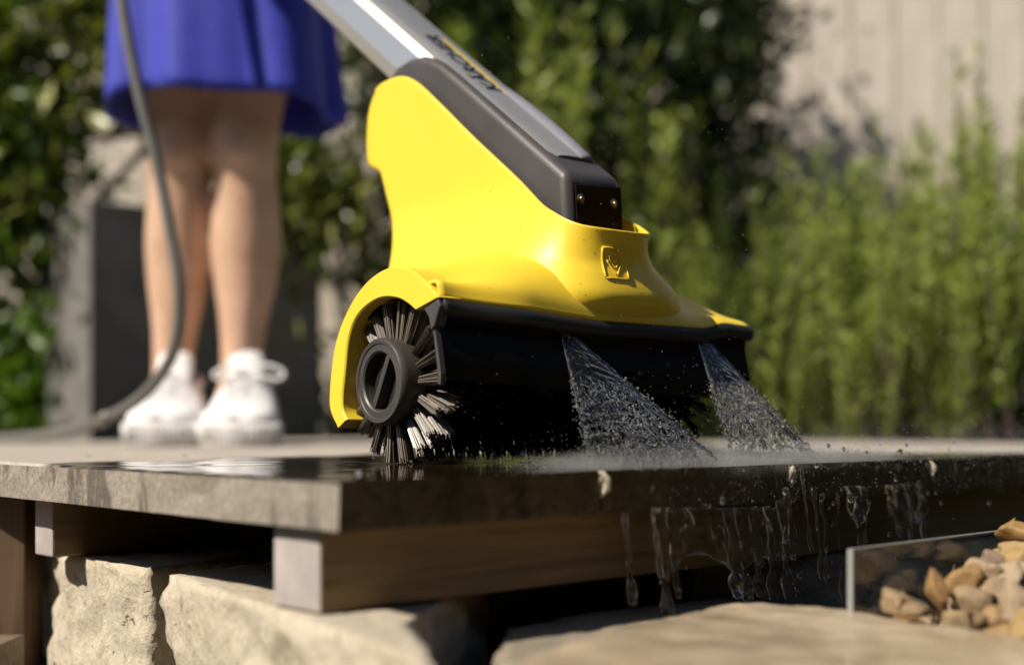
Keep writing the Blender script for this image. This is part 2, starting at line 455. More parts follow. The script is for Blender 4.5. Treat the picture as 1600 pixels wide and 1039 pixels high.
joist(.98, .047, 'timber joist under the middle of the deck', .006)
joist(1.6, .047, 'timber joist under the far end of the deck', .006)

# limestone blocks
def rough_block(name, foot, ztop, zbot, label, seed, mat, amp=.006, sub=4, crown=.004):
    """foot: polygon (x,y) around the block"""
    bm = bmesh.new(); n = len(foot)
    vb = [bm.verts.new((x, y, zbot)) for x, y in foot]; vt = [bm.verts.new((x, y, ztop)) for x, y in foot]
    bm.faces.new(vb[::-1]); bm.faces.new(vt)
    for i in range(n): bm.faces.new((vb[i], vb[(i+1) % n], vt[(i+1) % n], vt[i]))
    bmesh.ops.triangulate(bm, faces=[f for f in bm.faces if len(f.verts) > 4])
    for k in range(9):
        es = [e for e in bm.edges if e.calc_length() > .009]
        if not es or len(bm.verts) > 40000: break
        bmesh.ops.subdivide_edges(bm, edges=es, cuts=1, use_grid_fill=True)
    bmesh.ops.triangulate(bm, faces=[f for f in bm.faces if len(f.verts) > 4])
    bmesh.ops.smooth_vert(bm, verts=bm.verts, factor=.25, use_axis_x=True, use_axis_y=True, use_axis_z=True)
    bm.normal_update()
    for v in bm.verts:
        p = v.co; s = Vector((seed*3.7, seed*1.3, 0))
        up = v.normal.z > .6
        k = amp*(noise.noise(p*14+s)*1.3+noise.noise(p*45+s)*.8+noise.noise(p*120+s)*.5+(noise.cell(p*30+s))*.35)
        if up: k = min(k*.35, .0)
        v.co = p+v.normal*k
    me = bpy.data.meshes.new(name); bm.to_mesh(me); bm.free()
    o = link(name, me, mat, smooth=True); tag(o, label, 'stone'); return o
TOPS = DECK+JB-.001
def pt(px, py, z):                       # where a pixel's ray meets the height z
    D = (CZ-z)*F/(py-664); return ((px-800)/F*D, D)
ZLOW = CZ-.132
rough_block('limestone_block', [pt(262, 896, TOPS), pt(350, 925, TOPS), pt(500, 974, TOPS), pt(640, 1022, TOPS), pt(680, 1040, TOPS), pt(668, 1004, TOPS), pt(636, 972, TOPS),
            (-.04, .84), (-.02, .98), (-.16, 1.10)], TOPS, -.005,
            'long cream limestone block with sunlit face below the front corner', 3, M['limestone'])
rough_block('limestone_block', [pt(55, 838, TOPS), pt(100, 862, TOPS), pt(170, 878, TOPS), pt(236, 888, TOPS), (-.255, 1.02), (-.20, 1.16), (-.30, 1.30)],
            TOPS, -.005, 'cream limestone block at left under the small joist end', 9, M['limestone'])
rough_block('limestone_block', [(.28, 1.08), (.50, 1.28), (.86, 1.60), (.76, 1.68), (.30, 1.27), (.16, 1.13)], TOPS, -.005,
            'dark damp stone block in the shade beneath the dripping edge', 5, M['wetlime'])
for k, (tt, ss) in enumerate(((.15, 1.0), (1.2, .95), (.15, 1.56), (1.2, 1.56))):
    c = deck(tt, ss)
    rough_block('limestone_block', [(c.x-.1, c.y-.08), (c.x+.12, c.y-.1), (c.x+.13, c.y+.09), (c.x-.09, c.y+.1)], TOPS, -.005,
                ['limestone block under the middle joist at its left end', 'limestone block under the middle joist at its right end',
                 'limestone block under the far joist at its left end', 'limestone block under the far joist at its right end'][k], 20+k, M['limestone'])

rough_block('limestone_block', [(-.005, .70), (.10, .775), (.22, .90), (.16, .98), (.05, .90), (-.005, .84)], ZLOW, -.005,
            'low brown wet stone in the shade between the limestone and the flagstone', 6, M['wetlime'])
# flat flagstone at the bottom right, wet
ZF = CZ-.12
fl = [pt(800, 1032, ZF), pt(900, 998, ZF), pt(1010, 970, ZF), pt(1110, 948, ZF), pt(1190, 940, ZF), pt(1330, 952, ZF), pt(1450, 972, ZF),
      pt(1620, 996, ZF), (.40, .60), (.30, .50), (.10, .52), (.0, .58)]
o = rough_block('flagstone', fl, ZF, ZF-.05, 'smooth wet tan flagstone in the bottom right foreground', 12, M['flag'], .0012)
mb = MB(); mb.box((-.02, .50, -.01), (.44, 0, 0), (0, .30, 0), (0, 0, ZF-.047+.01))
# gravel bed under flagstone and pebbles
def gravel_base():
    vs = []; n = 40
    x0, x1, y0, y1 = -.05, 1.3, .46, 1.12
    for i in range(n+1):
        for j in range(n+1):
            x = x0+(x1-x0)*i/n; y = y0+(y1-y0)*j/n
            e = min(i, n-i, j, n-j)/4; e = min(1, e)
            vs.append((x, y, -.01+(ZF-.05+.012)*e+.004*noise.noise(Vector((x*30, y*30, 0)))*e))
    fs = [(i*(n+1)+j, (i+1)*(n+1)+j, (i+1)*(n+1)+j+1, i*(n+1)+j+1) for i in range(n) for j in range(n)]
    kind(link('soil_patch', mesh_from(vs, fs, 's', True), M['soil']), 'structure')
gravel_base()

# dark brown board standing behind the left stone, plank lying in front of it
mb = MB()
p0 = at(-330, 985, 1.17); p1 = at(46, 985, 1.17)
mb.box((p0.x, 1.19, -.005), (p1.x-p0.x, -.03, 0), (.006, .03, 0), (0, 0, DECK-TH-.002+.005))
tag(link('brown_board', mb, M['brown'], bevel=.002), 'dark brown upright board under the deck at the left edge', 'board')
mb = MB(); zp = .036
for (y0, y1, n_) in ((.62, .86, 0), (.868, 1.13, 1)):
    mb = MB(); mb.box((-.95, y0, 0), (.95-.43 if n_ else .95-.36, 0, 0), (0, y1-y0, 0), (0, 0, zp))
    tag(link('ground_plank', mb, M['plank'], bevel=.002), ['weathered plank on the ground at the bottom left corner, the nearer one',
        'weathered plank on the ground at the foot of the left limestone block'][n_], 'plank', 'planks on the ground')

# glass divider
g0 = at(1333, 955, .82); zt = at(1333, 858, .82).z
dirg = Vector((.72, .69, 0)).normalized(); Lg = .52; tg = .0035
nrm = Vector((-dirg.y, dirg.x, 0))
root = empty('glass_divider', (g0.x, g0.y, ZF-.03))
mb = MB(); mb.box(Vector((g0.x, g0.y, ZF-.03))+dirg*.001, dirg*Lg, nrm*tg, (0, 0, zt-.0012-ZF+.03)); link('pane', mb, M['glass'], root)
mb = MB(); mb.box(Vector((g0.x, g0.y, ZF-.03))-nrm*.0004-dirg*.0008, dirg*.0018, nrm*(tg+.0008), (0, 0, zt-ZF+.03)); link('polished_edge', mb, M['glass_edge'], root)
mb = MB(); mb.box(Vector((g0.x, g0.y, zt-.0012))+dirg*.0011-nrm*.0003, dirg*Lg, nrm*(tg+.0006), (0, 0, .0014)); link('polished_edge', mb, M['glass_edge'], root)
tag(root, 'low clear glass pane standing behind the heap of pebbles', 'glass pane')

# pebbles
def pebble_mesh(seed):
    """a broken, angular stone: hull of a few points, edges worn a little, surface chipped"""
    r = random.Random(seed); bm = bmesh.new()
    for _ in range(15):
        d = Vector((r.gauss(0,1), r.gauss(0,1), r.gauss(0,1))).normalized(); bm.verts.new(d*r.uniform(.85, 1.12))
    h = bmesh.ops.convex_hull(bm, input=bm.verts); bmesh.ops.delete(bm, geom=[v for v in bm.verts if not v.link_faces], context='VERTS')
    bmesh.ops.bevel(bm, geom=list(bm.edges), offset=.13, segments=3, affect='EDGES', profile=.5)
    bmesh.ops.triangulate(bm, faces=bm.faces)
    for _ in range(2): bmesh.ops.subdivide_edges(bm, edges=[e for e in bm.edges if e.calc_length() > .22], cuts=1, use_grid_fill=True)
    bmesh.ops.triangulate(bm, faces=bm.faces)
    for v in bm.verts: v.co += v.co.normalized()*(.07*noise.noise(v.co*2.0+Vector((seed, 0, 0)))+.045*noise.noise(v.co*6+Vector((seed, 3, 0))))
    me = bpy.data.meshes.new('pebble'); bm.to_mesh(me); bm.free()
    me.polygons.foreach_set('use_smooth', [True]*len(me.polygons)); me.set_sharp_from_angle(angle=R(28)); me.materials.append(M['pebble']); return me
PM = [pebble_mesh(i) for i in range(7)]
pebs = [  # px, py, D, rx, ry, rz(m), label
 (1415, 944, .80, .0185, .015, .0095, 'flat grey tan pebble lying lowest at the left end of the heap'),
 (1462, 926, .812, .0075, .008, .017, 'upright orange brown pebble with a split tip'),
 (1500, 905, .845, .015, .014, .0125, 'pale cream pebble leaning beside the orange one'),
 (1535, 898, .86, .017, .015, .0125, 'broad pinkish tan pebble near the middle of the heap'),
 (1592, 868, .90, .017, .016, .012, 'golden brown pebble under the topmost one'),
 (1588, 838, .925, .015, .014, .011, 'topmost pebble of the heap at the right edge'),
 (1520, 936, .82, .014, .014, .012, 'wet shiny pebble low in the middle of the heap'),
 (1505, 968, .79, .015, .012, .008, 'low sandy pebble at the front of the heap'),
 (1552, 966, .795, .010, .010, .008, 'small yellow pebble at the front beside the sandy one'),
 (1560, 925, .83, .013, .014, .012, 'grey tan pebble right of the wet shiny one'),
 (1588, 945, .80, .012, .012, .015, 'ochre pebble standing at the right edge'),
 (1600, 900, .86, .014, .013, .012, 'cream pebble at the right edge below the golden one'),
 (1604, 985, .77, .014, .013, .010, 'wet pale pebble at the bottom right of the heap'),
 (1555, 872, .885, .010, .010, .006, 'small reddish brown pebble behind the pinkish one'),]
for i, (px, py, D, rx, ry, rz, lab) in enumerate(pebs):
    o = bpy.data.objects.new('pebble', PM[i % 7]); COL.objects.link(o); o.location = at(px, py, D); o.scale = (rx*1.12, ry*1.1, rz*1.15)
    r = random.Random(i+40); o.rotation_euler = (r.uniform(-.35, .35), r.uniform(-.35, .35), r.uniform(-.6, .6))
    if i == 1: o.rotation_euler = (.1, -.3, 0)
    tag(o, lab or 'tan pebble of the heap beyond the right edge', 'pebble', 'pebbles in front of the glass')
# lower fill of pebbles carrying the visible ones
for i in range(70):
    r = random.Random(500+i); u = r.random(); px = 1400+215*u; D = r.uniform(.775, .93)
    top = {0: 0}.get(0)
    hmax = min(.05, .008+.06*max(0, u-.18))*max(0, min(1, (D-.74)/.1))
    z = ZF-.035+r.random()*(.022+hmax*.8)
    x = (px-800)/F*D
    # stay in front of the pane
    rel = Vector((x-g0.x, D-g0.y, 0))
    if rel.dot(nrm) > -.012: continue
    o = bpy.data.objects.new('pebble', PM[r.randrange(7)]); COL.objects.link(o); o.location = (x, D, z)
    q = r.uniform(.010, .015); o.scale = (q*1.2, q, q*.8); o.rotation_euler = (r.uniform(-.5, .5), r.uniform(-.5, .5), r.uniform(0, 6))
    tag(o, 'small tan pebble down among the larger ones of the heap', 'pebble', 'pebbles filling the heap')

# ------------------------------------------------------------------ the cleaner
A = Vector((.777, .629, 0)); FW = Vector((.629, -.777, 0)); O0 = Vector((-.0965, 1.0, DECK)); P0 = .165
def L(p, q, w): return O0+A*p+FW*q+Vector((0, 0, w))
W = .32
dev = empty('patio_cleaner', L(.16, 0, 0))
tag(dev, 'yellow and black patio cleaner with silver handle and rotating brush', 'patio cleaner')

# --- hood over the roller
prof = [(-.0603, .0283), (-.0700, .038), (-.0735, .055), (-.0710, .0746), (-.065, .095), (-.0475, .1203), (-.017, .1425), (.012, .150), (.036, .1485), (.060, .140), (.078, .127), (.0845, .116)]
def sstep(x): x = min(1, max(0, x)); return x*x*(3-2*x)
def edge_w(p):
    t = p/W
    w_ = .1236-.0105*min(1, t/.42)**.8
    k = min(1, max(0, (t-.80)/.10)); return w_+.0055*(k*k*(3-2*k))-.0015*max(0, (t-.9)/.1)
rings = []
NP = 60
for i in range(NP+1):
    p = -.006+(W+.006)*i/NP; ew = edge_w(max(0, p)); k = min(1, max(0, p/.07)); k = k*k*(3-2*k)
    fq = .0777+.0150*k
    k2 = sstep((p-.17)/.13)
    pts = [Vector((q, w_, 0)) for q, w_ in prof[:8]]+[Vector((.036, .1485-.0095*k2, 0)), Vector((.058+.010*k-.004*k2, .1375+.003*k-.0125*k2, 0)), Vector((fq-.0045-.004*k2, ew+.013-.008*k2, 0)), Vector((fq, ew, 0))]
    crown = .021*sstep(p/.10)*sstep((W-p)/.16)
    sp = spline(pts, 46)
    rings.append([L(p, v.x, v.y+(crown if v.y > .12 else 0)*sstep((v.y-.12)/.035 if v.y > .12 else 0)) for v in sp])
mb = MB(); mb.loft(rings, closed=False, caps=False)
hood = link('hood', mb, M['yellow'], dev, smooth=True, fix=True)
solid(hood, .0028, 1 if False else -1)
# --- end guards (arched yellow rims) at both ends
outer = [(.0777, .1236), (.062, .1355), (.045, .1450), (.0235, .1502), (.003, .1488), (-.017, .1425), (-.034, .1325), (-.0475, .1203), (-.0575, .108), (-.0655, .093), (-.0705, .0746), (-.0735, .055), (-.0718, .042), (-.0603, .0283)]
inner = [(.0491, .1165), (.040, .1215), (.028, .1262), (.012, .1287), (-.002, .1282), (-.015, .125), (-.026, .1205), (-.0359, .1135), (-.0425, .1045), (-.047, .093), (-.0504, .0739), (-.054, .055), (-.0535, .0429), (-.0475, .0351)]
no = 46
so = spline([Vector((a_, b_, 0)) for a_, b_ in outer], no); si = spline([Vector((a_, b_, 0)) for a_, b_ in inner], no)
cut = int(no*.60)
def guard(p0, p1, i0, i1, name):
    mb = MB(); rr = []
    for i in range(i0, i1+1):
        o_, n_ = so[i], si[i]; d = (o_-n_)
        o2 = o_+d.normalized()*.0010; ch = .0012
        rr.append([L(p0, o2.x-d.normalized().x*ch, o2.y-d.normalized().y*ch), L(p0+(ch if p1 > p0 else -ch), o2.x, o2.y), L(p1, o2.x, o2.y), L(p1, n_.x, n_.y), L(p0+(ch if p1 > p0 else -ch), n_.x, n_.y), L(p0, n_.x+d.normalized().x*ch, n_.y+d.normalized().y*ch)])
    mb.loft(rr, True, True); return link(name, mb, M['yellow'], dev, fix=True)
for p0, p1 in ((-.009, .014), (W+.001, W-.012)):
    for i0, i1, nm in ((0 if p0 < 0 else int(no*.40), cut, 'end_guard'), (cut, no-1, 'guard_flap')):
        o = guard(p0, p1, i0, i1, nm); o.data.polygons.foreach_set('use_smooth', [True]*len(o.data.polygons)); o.data.set_sharp_from_angle(angle=R(35))

# --- tower: side patch from four boundary curves, mirrored
def V2(l): return [Vector((a_, b_, 0)) for a_, b_ in l]
top = V2([(-.212, .352), (-.1998, .3590), (-.1669, .3590), (-.1405, .3479), (-.105, .3219), (-.0571, .2845), (-.0035, .2447), (.0383, .2135), (.062, .200), (.081, .1905), (.096, .186)])
back = V2([(-.150, .135), (-.163, .165), (-.1777, .2003), (-.196, .245), (-.2085, .2745), (-.2150, .2790), (-.2300, .2870), (-.2315, .310), (-.2270, .335), (-.212, .352)])
front = V2([(.084, .112), (.0950, .123), (.0985, .133), (.0945, .147), (.0905, .160), (.0920, .174), (.096, .186)])
bot = V2([(-.150, .135), (-.09, .125), (-.03, .120), (.03, .114), (.084, .112)])
NU, NV = 84, 50
us = [1-(1-i/NU)**1.25 for i in range(NU+1)]; us[-1] = 1
def ev(c, n): return spline(c, n)
T_ = ev(top, 401); B_ = ev(bot, 401); K_ = ev(back, 401); N_ = ev(front, 401)
def cv(c, x): return c[min(400, max(0, int(round(x*400))))]
def sstep(x): x = min(1, max(0, x)); return x*x*(3-2*x)
grid = []
for i, u in enumerate(us):
    row = []
    for j in range(NV+1):
        v = j/NV
        P = cv(B_, u)*(1-v)+cv(T_, u)*v+cv(K_, v)*(1-u)+cv(N_, v)*u \
            - (cv(B_, 0)*(1-u)*(1-v)+cv(B_, 1)*u*(1-v)+cv(T_, 0)*(1-u)*v+cv(T_, 1)*u*v)
        q, w_ = P.x, P.y
        wid = .0395
        wid += .030*max(0, (.235-w_)/.08)**1.7 if w_ < .235 else 0
        qF = cv(N_, v).x; ln = .060+.075*(1-v)
        x = (q-(qF-ln))/ln
        nf = max(0, 1-max(0, x)**2.5)**(1/2.5) if x < 1 else 0
        if i == NU: nf = 0
        xb = max(0, 1-u/.055); bf = (max(0, 1-xb**2.4))**(1/2.4)*.35+.65
        row.append((q, w_, wid*nf*bf))
    grid.append(row)
vs = []; idx = {}
for i in range(NU+1):
    for j in range(NV+1):
        q, w_, h = grid[i][j]; idx[(0, i, j)] = len(vs); vs.append(L(P0-h, q, w_))
for i in range(NU+1):
    for j in range(NV+1):
        q, w_, h = grid[i][j]
        if i == NU: idx[(1, i, j)] = idx[(0, i, j)]
        else: idx[(1, i, j)] = len(vs); vs.append(L(P0+h*(1+.35*sstep((.178-w_)/.04)), q, w_))
fs = []
for sd_ in (0, 1):
    for i in range(NU):
        for j in range(NV):
            f_ = [idx[(sd_, i, j)], idx[(sd_, i+1, j)], idx[(sd_, i+1, j+1)], idx[(sd_, i, j+1)]]
            fs.append(tuple(f_ if sd_ == 0 else f_[::-1]))
for j in range(NV): fs.append((idx[(0, 0, j)], idx[(0, 0, j+1)], idx[(1, 0, j+1)], idx[(1, 0, j)]))
TOWER_BVH = BVHTree.FromPolygons(vs, fs)
tower = link('upper_shell', mesh_from(vs, fs, 't', True), M['yellow'], dev)
tower.data.polygons.foreach_set('use_smooth', [True]*len(tower.data.polygons))
solid(tower, .003, 0)

# --- embossed emblem: rectangle with a stepped fir-tree figure
_d = (at(958, 413, 1.0)-Vector((0, 0, CZ))).normalized(); _h = TOWER_BVH.ray_cast(Vector((0, 0, CZ)), _d)[0]-O0
EP, EW = _h.dot(A), _h.z
def on_tower(x, z):
    """x sideways, z up in the emblem plane -> point on the nose, and normal"""
    o_ = L(EP+x, .30, EW+z); hit = TOWER_BVH.ray_cast(o_, -FW)
    n_ = hit[1] if hit[1].dot(FW) > 0 else -hit[1]
    return hit[0], n_
def ridge(pts, r, closed=True):
    if closed: pts = pts+[pts[0]]
    dense = []
    for a_, b_ in zip(pts[:-1], pts[1:]):
        for k in range(6):
            t = k/6; dense.append((a_[0]+(b_[0]-a_[0])*t, a_[1]+(b_[1]-a_[1])*t))
    dense.append(pts[-1])
    return [on_tower(*d)[0]+on_tower(*d)[1]*.0021 for d in dense]
em = MB()
def run(pts, r=.00075):
    for a_, b_ in zip(pts[:-1], pts[1:]):
        em.tube(ridge([a_, b_], r, False), r, 6)
hw, hh = .0118, .0128
em_rect = [(-hw, hh), (hw, hh), (hw, -hh), (-hw, -hh), (-hw, hh)]
run(em_rect, .00085)
link('emblem_frame', em, M['yellow'], dev, smooth=True)
em = MB()
tree = [(-.0042, .0098), (-.0022, .0098), (0, .0068), (.0022, .0098), (.0042, .0098), (.0036, .0062), (.0062, .0062), (.0050, .0022), (.0080, .0022), (0, -.0105),
        (-.0080, .0022), (-.0050, .0022), (-.0062, .0062), (-.0036, .0062), (-.0042, .0098)]
run(tree)
run([(-.0036, .0062), (0, .0012), (.0036, .0062)]); run([(-.0050, .0022), (0, -.0045), (.0050, .0022)])
link('emblem_figure', em, M['yellow'], dev, smooth=True)

# --- splashed beads of water and specks on the shell
cs, rs, ds, st = [], [], [], []
rb_ = random.Random(5)
for k in range(80):
    q = Vector((0, 0, CZ)); tgt = L(rb_.uniform(.0, .32), rb_.uniform(-.1, .1), rb_.uniform(.11, .22)) if k > 12 else L(rb_.uniform(.08, .2), rb_.uniform(-.2, .05), rb_.uniform(.2, .34))
    h_ = TOWER_BVH.ray_cast(q, (tgt-q).normalized())
    if h_[0] is None: continue
    n_ = h_[1] if h_[1].dot(q-h_[0]) > 0 else -h_[1]
    cs.append(h_[0]+n_*.0016); rs.append(rb_.choice((.00025, .0003, .0004, .0006))); ds.append(n_); st.append(.6)
WBEADS = (cs, rs, ds, st)

# --- motor box between the shell sides
EB = Vector((-.807, .591)); EN = Vector((.591, .807))
def LB(l, p, n): return L(p, .0575+EB.x*l+EN.x*n, .236+EB.y*l+EN.y*n)
pb = [(.0575, .236), (.0625, .150), (-.02, .190), (-.19, .315), (-.207, .345), (-.2085, .3560), (-.202, .3680), (-.190, .3755), (-.1679, .3785), (-.148, .3765), (-.130, .370), (-.1161, .3625), (-.095, .3478)]
mb = MB(); w0, w1 = .1335, .1965
mb.loft([[L(w0, q, w_) for q, w_ in pb], [L(w1, q, w_) for q, w_ in pb]], True, True)
box = link('motor_box', mb, M['black'], dev, fix=True, bevel=.0075); box.modifiers['b'].segments = 5
box.data.polygons.foreach_set('use_smooth', [True]*len(box.data.polygons)); box.data.set_sharp_from_angle(angle=R(30))
# smoked end face with two screws
mb = MB(); x0, x1 = w0+.0085, w1-.003
mb.loft([[L(x0, .0592, .2265), L(x1, .0592, .2300), L(x1, .0630, .165), L(x0, .0630, .165)], [L(x0, .0602, .2265), L(x1, .0602, .2300), L(x1, .0640, .165), L(x0, .0640, .165)]])
face = link('smoked_end_plate', mb, M['smoke'], dev, fix=True, bevel=.0008)
for px_, w_ in ((.1470, .2150), (.1845, .2150)):
    mb = MB(); c = L(px_, .0604, w_)
    mb.tube([c, c+FW*.0010, c+FW*.0022], [.0042, .0042, .0030], 18); sc_ = link('screw_socket', mb, M['trim'], face, fix=True)
    mb = MB(); mb.tube([c+FW*.0022, c+FW*.0032], [.0024, .0018], 14); link('screw', mb, M['screw'], sc_, fix=True)

# --- grey top panel, clear cover and lettering
def strip(l0, l1, p0, p1, n0, n1, name, mat, crown=.0012, round_front=.010, seg=40):
    mb = MB(); rr = []
    for i in range(seg+1):
        l = l0+(l1-l0)*i/seg; d = min(1, (l-l0)/round_front); k = (1-(1-d)**2)**.5 if d < 1 else 1
        pm = (p0+p1)/2; hwid = (p1-p0)/2*(.80+.20*k)
        row = [LB(l, pm-hwid, n0)]
        for j in range(13):
            x = -1+2*j/12; row.append(LB(l, pm+hwid*x, n1+crown*(1-x*x)-(.0006 if abs(x) == 1 else 0)))
        row.append(LB(l, pm+hwid, n0)); rr.append(row)
    mb.loft(rr, True, True); return link(name, mb, mat, dev, smooth=False, fix=True)
pan = strip(.030, .40, .1415, .1885, -.004, .0015, 'top_panel', M['panel'])
pan.data.polygons.foreach_set('use_smooth', [True]*len(pan.data.polygons)); pan.data.set_sharp_from_angle(angle=R(40))
mb = MB(); rr = []
for i in range(31):
    t = i/30; l = .030+.155*t; hgt = .0065*math.sin(math.pi*min(1, .12+t*.88))**.55
    rr.append([LB(l, .1790+.008*math.cos(math.pi*k/10)*-1, .001+hgt*math.sin(math.pi*k/10)) for k in range(11)])
mb.loft(rr, True, True); link('clear_cover', mb, M['cover'], dev, smooth=True, fix=True)

# lettering along the panel, read by the user standing behind
cu = bpy.data.curves.new('lettering', 'FONT'); cu.body = 'KÄRCHER'; cu.size = 1; cu.offset = .018; cu.extrude = .01
to = bpy.data.objects.new('tmp', cu); COL.objects.link(to)
dg = bpy.context.evaluated_depsgraph_get(); tm = bpy.data.meshes.new_from_object(to.evaluated_get(dg))
bpy.data.objects.remove(to)
co = np.array([v.co for v in tm.vertices]); x0_, x1_ = co[:, 0].min(), co[:, 0].max(); TL0, TL1 = .158, .285
TX = .0170
for v in tm.vertices:
    x, y, z = v.co; l = TL0+(x-x0_)/(x1_-x0_)*(TL1-TL0)
    p_ = .1680-(y/.72)*TX
    xx = (p_-.165)/.023
    wv = LB(l, p_, .0015+.0012*(1-xx*xx)+.00025+z*.02); v.co = wv
link('lettering', tm, M['ink'], dev)
mb = MB(); rr = []
for l in np.linspace(TL0-.004, TL1-.006, 12):
    rr.append([LB(l, .1712, .0024), LB(l, .1712, .0030), LB(l, .1752, .0029), LB(l, .1752, .0022)])
mb.loft(rr, True, True); link('yellow_stripe', mb, M['yink'], dev, fix=True)

# --- handle pole
hx, hn = .0265, .054
sec = [(-.0185, 0), (.0185, 0), (hx, -.012), (hx, -.036), (.0185, -hn), (-.0185, -hn), (-hx, -.036), (-hx, -.012)]
mb = MB(); mb.loft([[LB(l, .165+x, n_-.001) for x, n_ in sec] for l in (.06, .35, .7, 1.06)], True, True)
pole = link('handle_pole', mb, M['alu'], dev, fix=True, bevel=.003)
mb = MB(); mb.tube([LB(1.05, .165, -.027), LB(1.10, .165, -.027), LB(1.2, .165, -.022), LB(1.25, .165, -.02)], [.027, .022, .020, .022], 16, flat=1.2)
link('grip', mb, M['black'], dev, smooth=True, fix=True)

# --- trim band and front shield
def band(prof_fn, name, mat, n=70, p0=-.004, p1=W+.001, sol=None):
    rr = [[L(p, q, w_) for q, w_ in prof_fn(p)] for p in [p0+(p1-p0)*i/n for i in range(n+1)]]
    mb = MB(); mb.loft(rr, True, True); return link(name, mb, mat, dev, smooth=True, fix=True)
def fq(p): k = sstep(max(0, p)/.07); return .0777+.0150*k
def trimp(p):
    e = edge_w(max(0, p)); q = fq(p); c = (q-.0015, e-.0062)
    return [(c[0]+.0055*math.cos(2*math.pi*k/14)-.001, c[1]+.0068*math.sin(2*math.pi*k/14)) for k in range(14)]
band(trimp, 'trim_band', M['trim'])
def shp(p):
    e = edge_w(max(0, p)); q = fq(p)-.004
    o_ = [(q-.001, e-.006), (q-.003, e-.018), (q-.001, e-.030), (q+.002, e-.044), (q+.001, e-.058)]
    o_ = [(v.x, v.y) for v in spline([Vector((a_, b_, 0)) for a_, b_ in o_], 14)]
    return o_+[(a_-.0035, b_) for a_, b_ in o_[::-1]]
sh = band(shp, 'front_shield', M['shield'])
sh.data.set_sharp_from_angle(angle=R(40))
# grey front corner piece at the left end
mb = MB()
cp = [(.0777, .1225), (.060, .1165), (.066, .110), (.0690, .100), (.073, .103), (.0800, .117)]
mb.loft([[L(-.0085, q, w_) for q, w_ in cp], [L(.002, q, w_) for q, w_ in cp]]); link('corner_bracket', mb, M['black'], dev, fix=True, bevel=.001)
cp = [(.069, .101), (.0715, .101), (.0755, .085), (.0790, .068), (.0785, .060), (.0755, .061), (.0750, .070), (.072, .085)]
mb = MB(); mb.loft([[L(-.0065, q, w_) for q, w_ in cp], [L(-.002, q, w_) for q, w_ in cp]]); link('shield_edge', mb, M['black'], dev, fix=True)
# nozzles under the hood
NOZ = ((.108, .088, .1000), (.262, .0895, .1010))
for p, q, w_ in NOZ:
    mb = MB(); mb.tube([L(p-.004, q-.012, w_+.008), L(p-.001, q-.002, w_+.002), L(p, q+.002, w_-.001)], [.0055, .0045, .0030], 14); link('nozzle', mb, M['trim'], dev, smooth=True, fix=True)
# dark inner wall behind the roller
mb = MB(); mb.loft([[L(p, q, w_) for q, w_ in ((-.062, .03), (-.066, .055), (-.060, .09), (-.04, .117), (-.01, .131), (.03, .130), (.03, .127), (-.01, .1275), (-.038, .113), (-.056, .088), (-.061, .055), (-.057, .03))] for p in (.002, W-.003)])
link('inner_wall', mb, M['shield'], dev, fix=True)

# --- brush roller
HC = (0, .0642)
def ring_pts(p, r, n=48): return [L(p, HC[0]+r*math.cos(2*math.pi*k/n), HC[1]+r*math.sin(2*math.pi*k/n)) for k in range(n)]
brush = link('roller_core', (lambda mb: (mb.loft([ring_pts(p, r) for p, r in ((.006, .0318), (.02, .0318), (W-.02, .0318), (W-.006, .0318))]), mb)[1])(MB()), M['hub'], dev, smooth=True, fix=True)
brush.data.set_sharp_from_angle(angle=R(40))
mb = MB()
mb.loft([ring_pts(p, r) for p, r in ((.012, .0300), (.012, .0338), (-.004, .0342), (-.0082, .0338), (-.0098, .0322), (-.0095, .0296), (-.0086, .0288), (-.0090, .0240), (-.0078, .0226), (.004, .0218), (.004, .0005))], True, True)
cap = link('end_cap', mb, M['hub'], brush, smooth=True, fix=True); cap.data.set_sharp_from_angle(angle=R(40))
mb = MB()
mb.loft([ring_pts(p, .0216, 40) for p in (.0012, .0030)]); rec = link('end_cap_recess', mb, M['hole'], brush, fix=True)
ang = R(62); ux = Vector((math.cos(ang), math.sin(ang))); vx = Vector((-math.sin(ang), math.cos(ang)))
mb = MB()
def hubp(p, x, y): return L(p, HC[0]+ux.x*x+vx.x*y, HC[1]+ux.y*x+vx.y*y)
mb.loft([[hubp(p, -.0222, -b_), hubp(p, .0222, -b_), hubp(p, .0222, b_), hubp(p, -.0222, b_)] for p, b_ in ((-.0072, .0026), (.001, .0036))])
link('end_cap_bar', mb, M['hub'], brush, fix=True, bevel=.0006)

def tuft(mb, p, ang, r0, r1, nb, rnd, spread=.0042, lean=0.0, br=.00042, tip=.0012, fan=1.9):
    for k in range(nb):
        a0 = rnd.uniform(0, 6.28); rr_ = spread*.40*math.sqrt(rnd.random()); off = (rr_*math.cos(a0), rr_*math.sin(a0))
        a1 = (off[0]*fan+rnd.gauss(0, tip*.5), off[1]*fan+rnd.gauss(0, tip*.5)+lean)
        ll = r1+rnd.uniform(-.003, .0012)
        c, s = math.cos(ang), math.sin(ang)
        def pos(r, dp, dt): return L(p+dp, HC[0]+c*r-s*dt, max(.0006, HC[1]+s*r+c*dt))
        pts = [pos(r0, off[0], off[1]), pos((r0+ll)/2, (off[0]+a1[0])/2, (off[1]+a1[1])/2), pos(ll, a1[0], a1[1])]
        mb.tube(pts, [br, br, br*.8], 4, caps=True)
rnd = random.Random(3)
NT = 18
def tuft_lean(a_):   # bristles bend where they press on the deck
    return 0.004 if math.sin(a_) < -.8 else rnd.gauss(0, .0012)
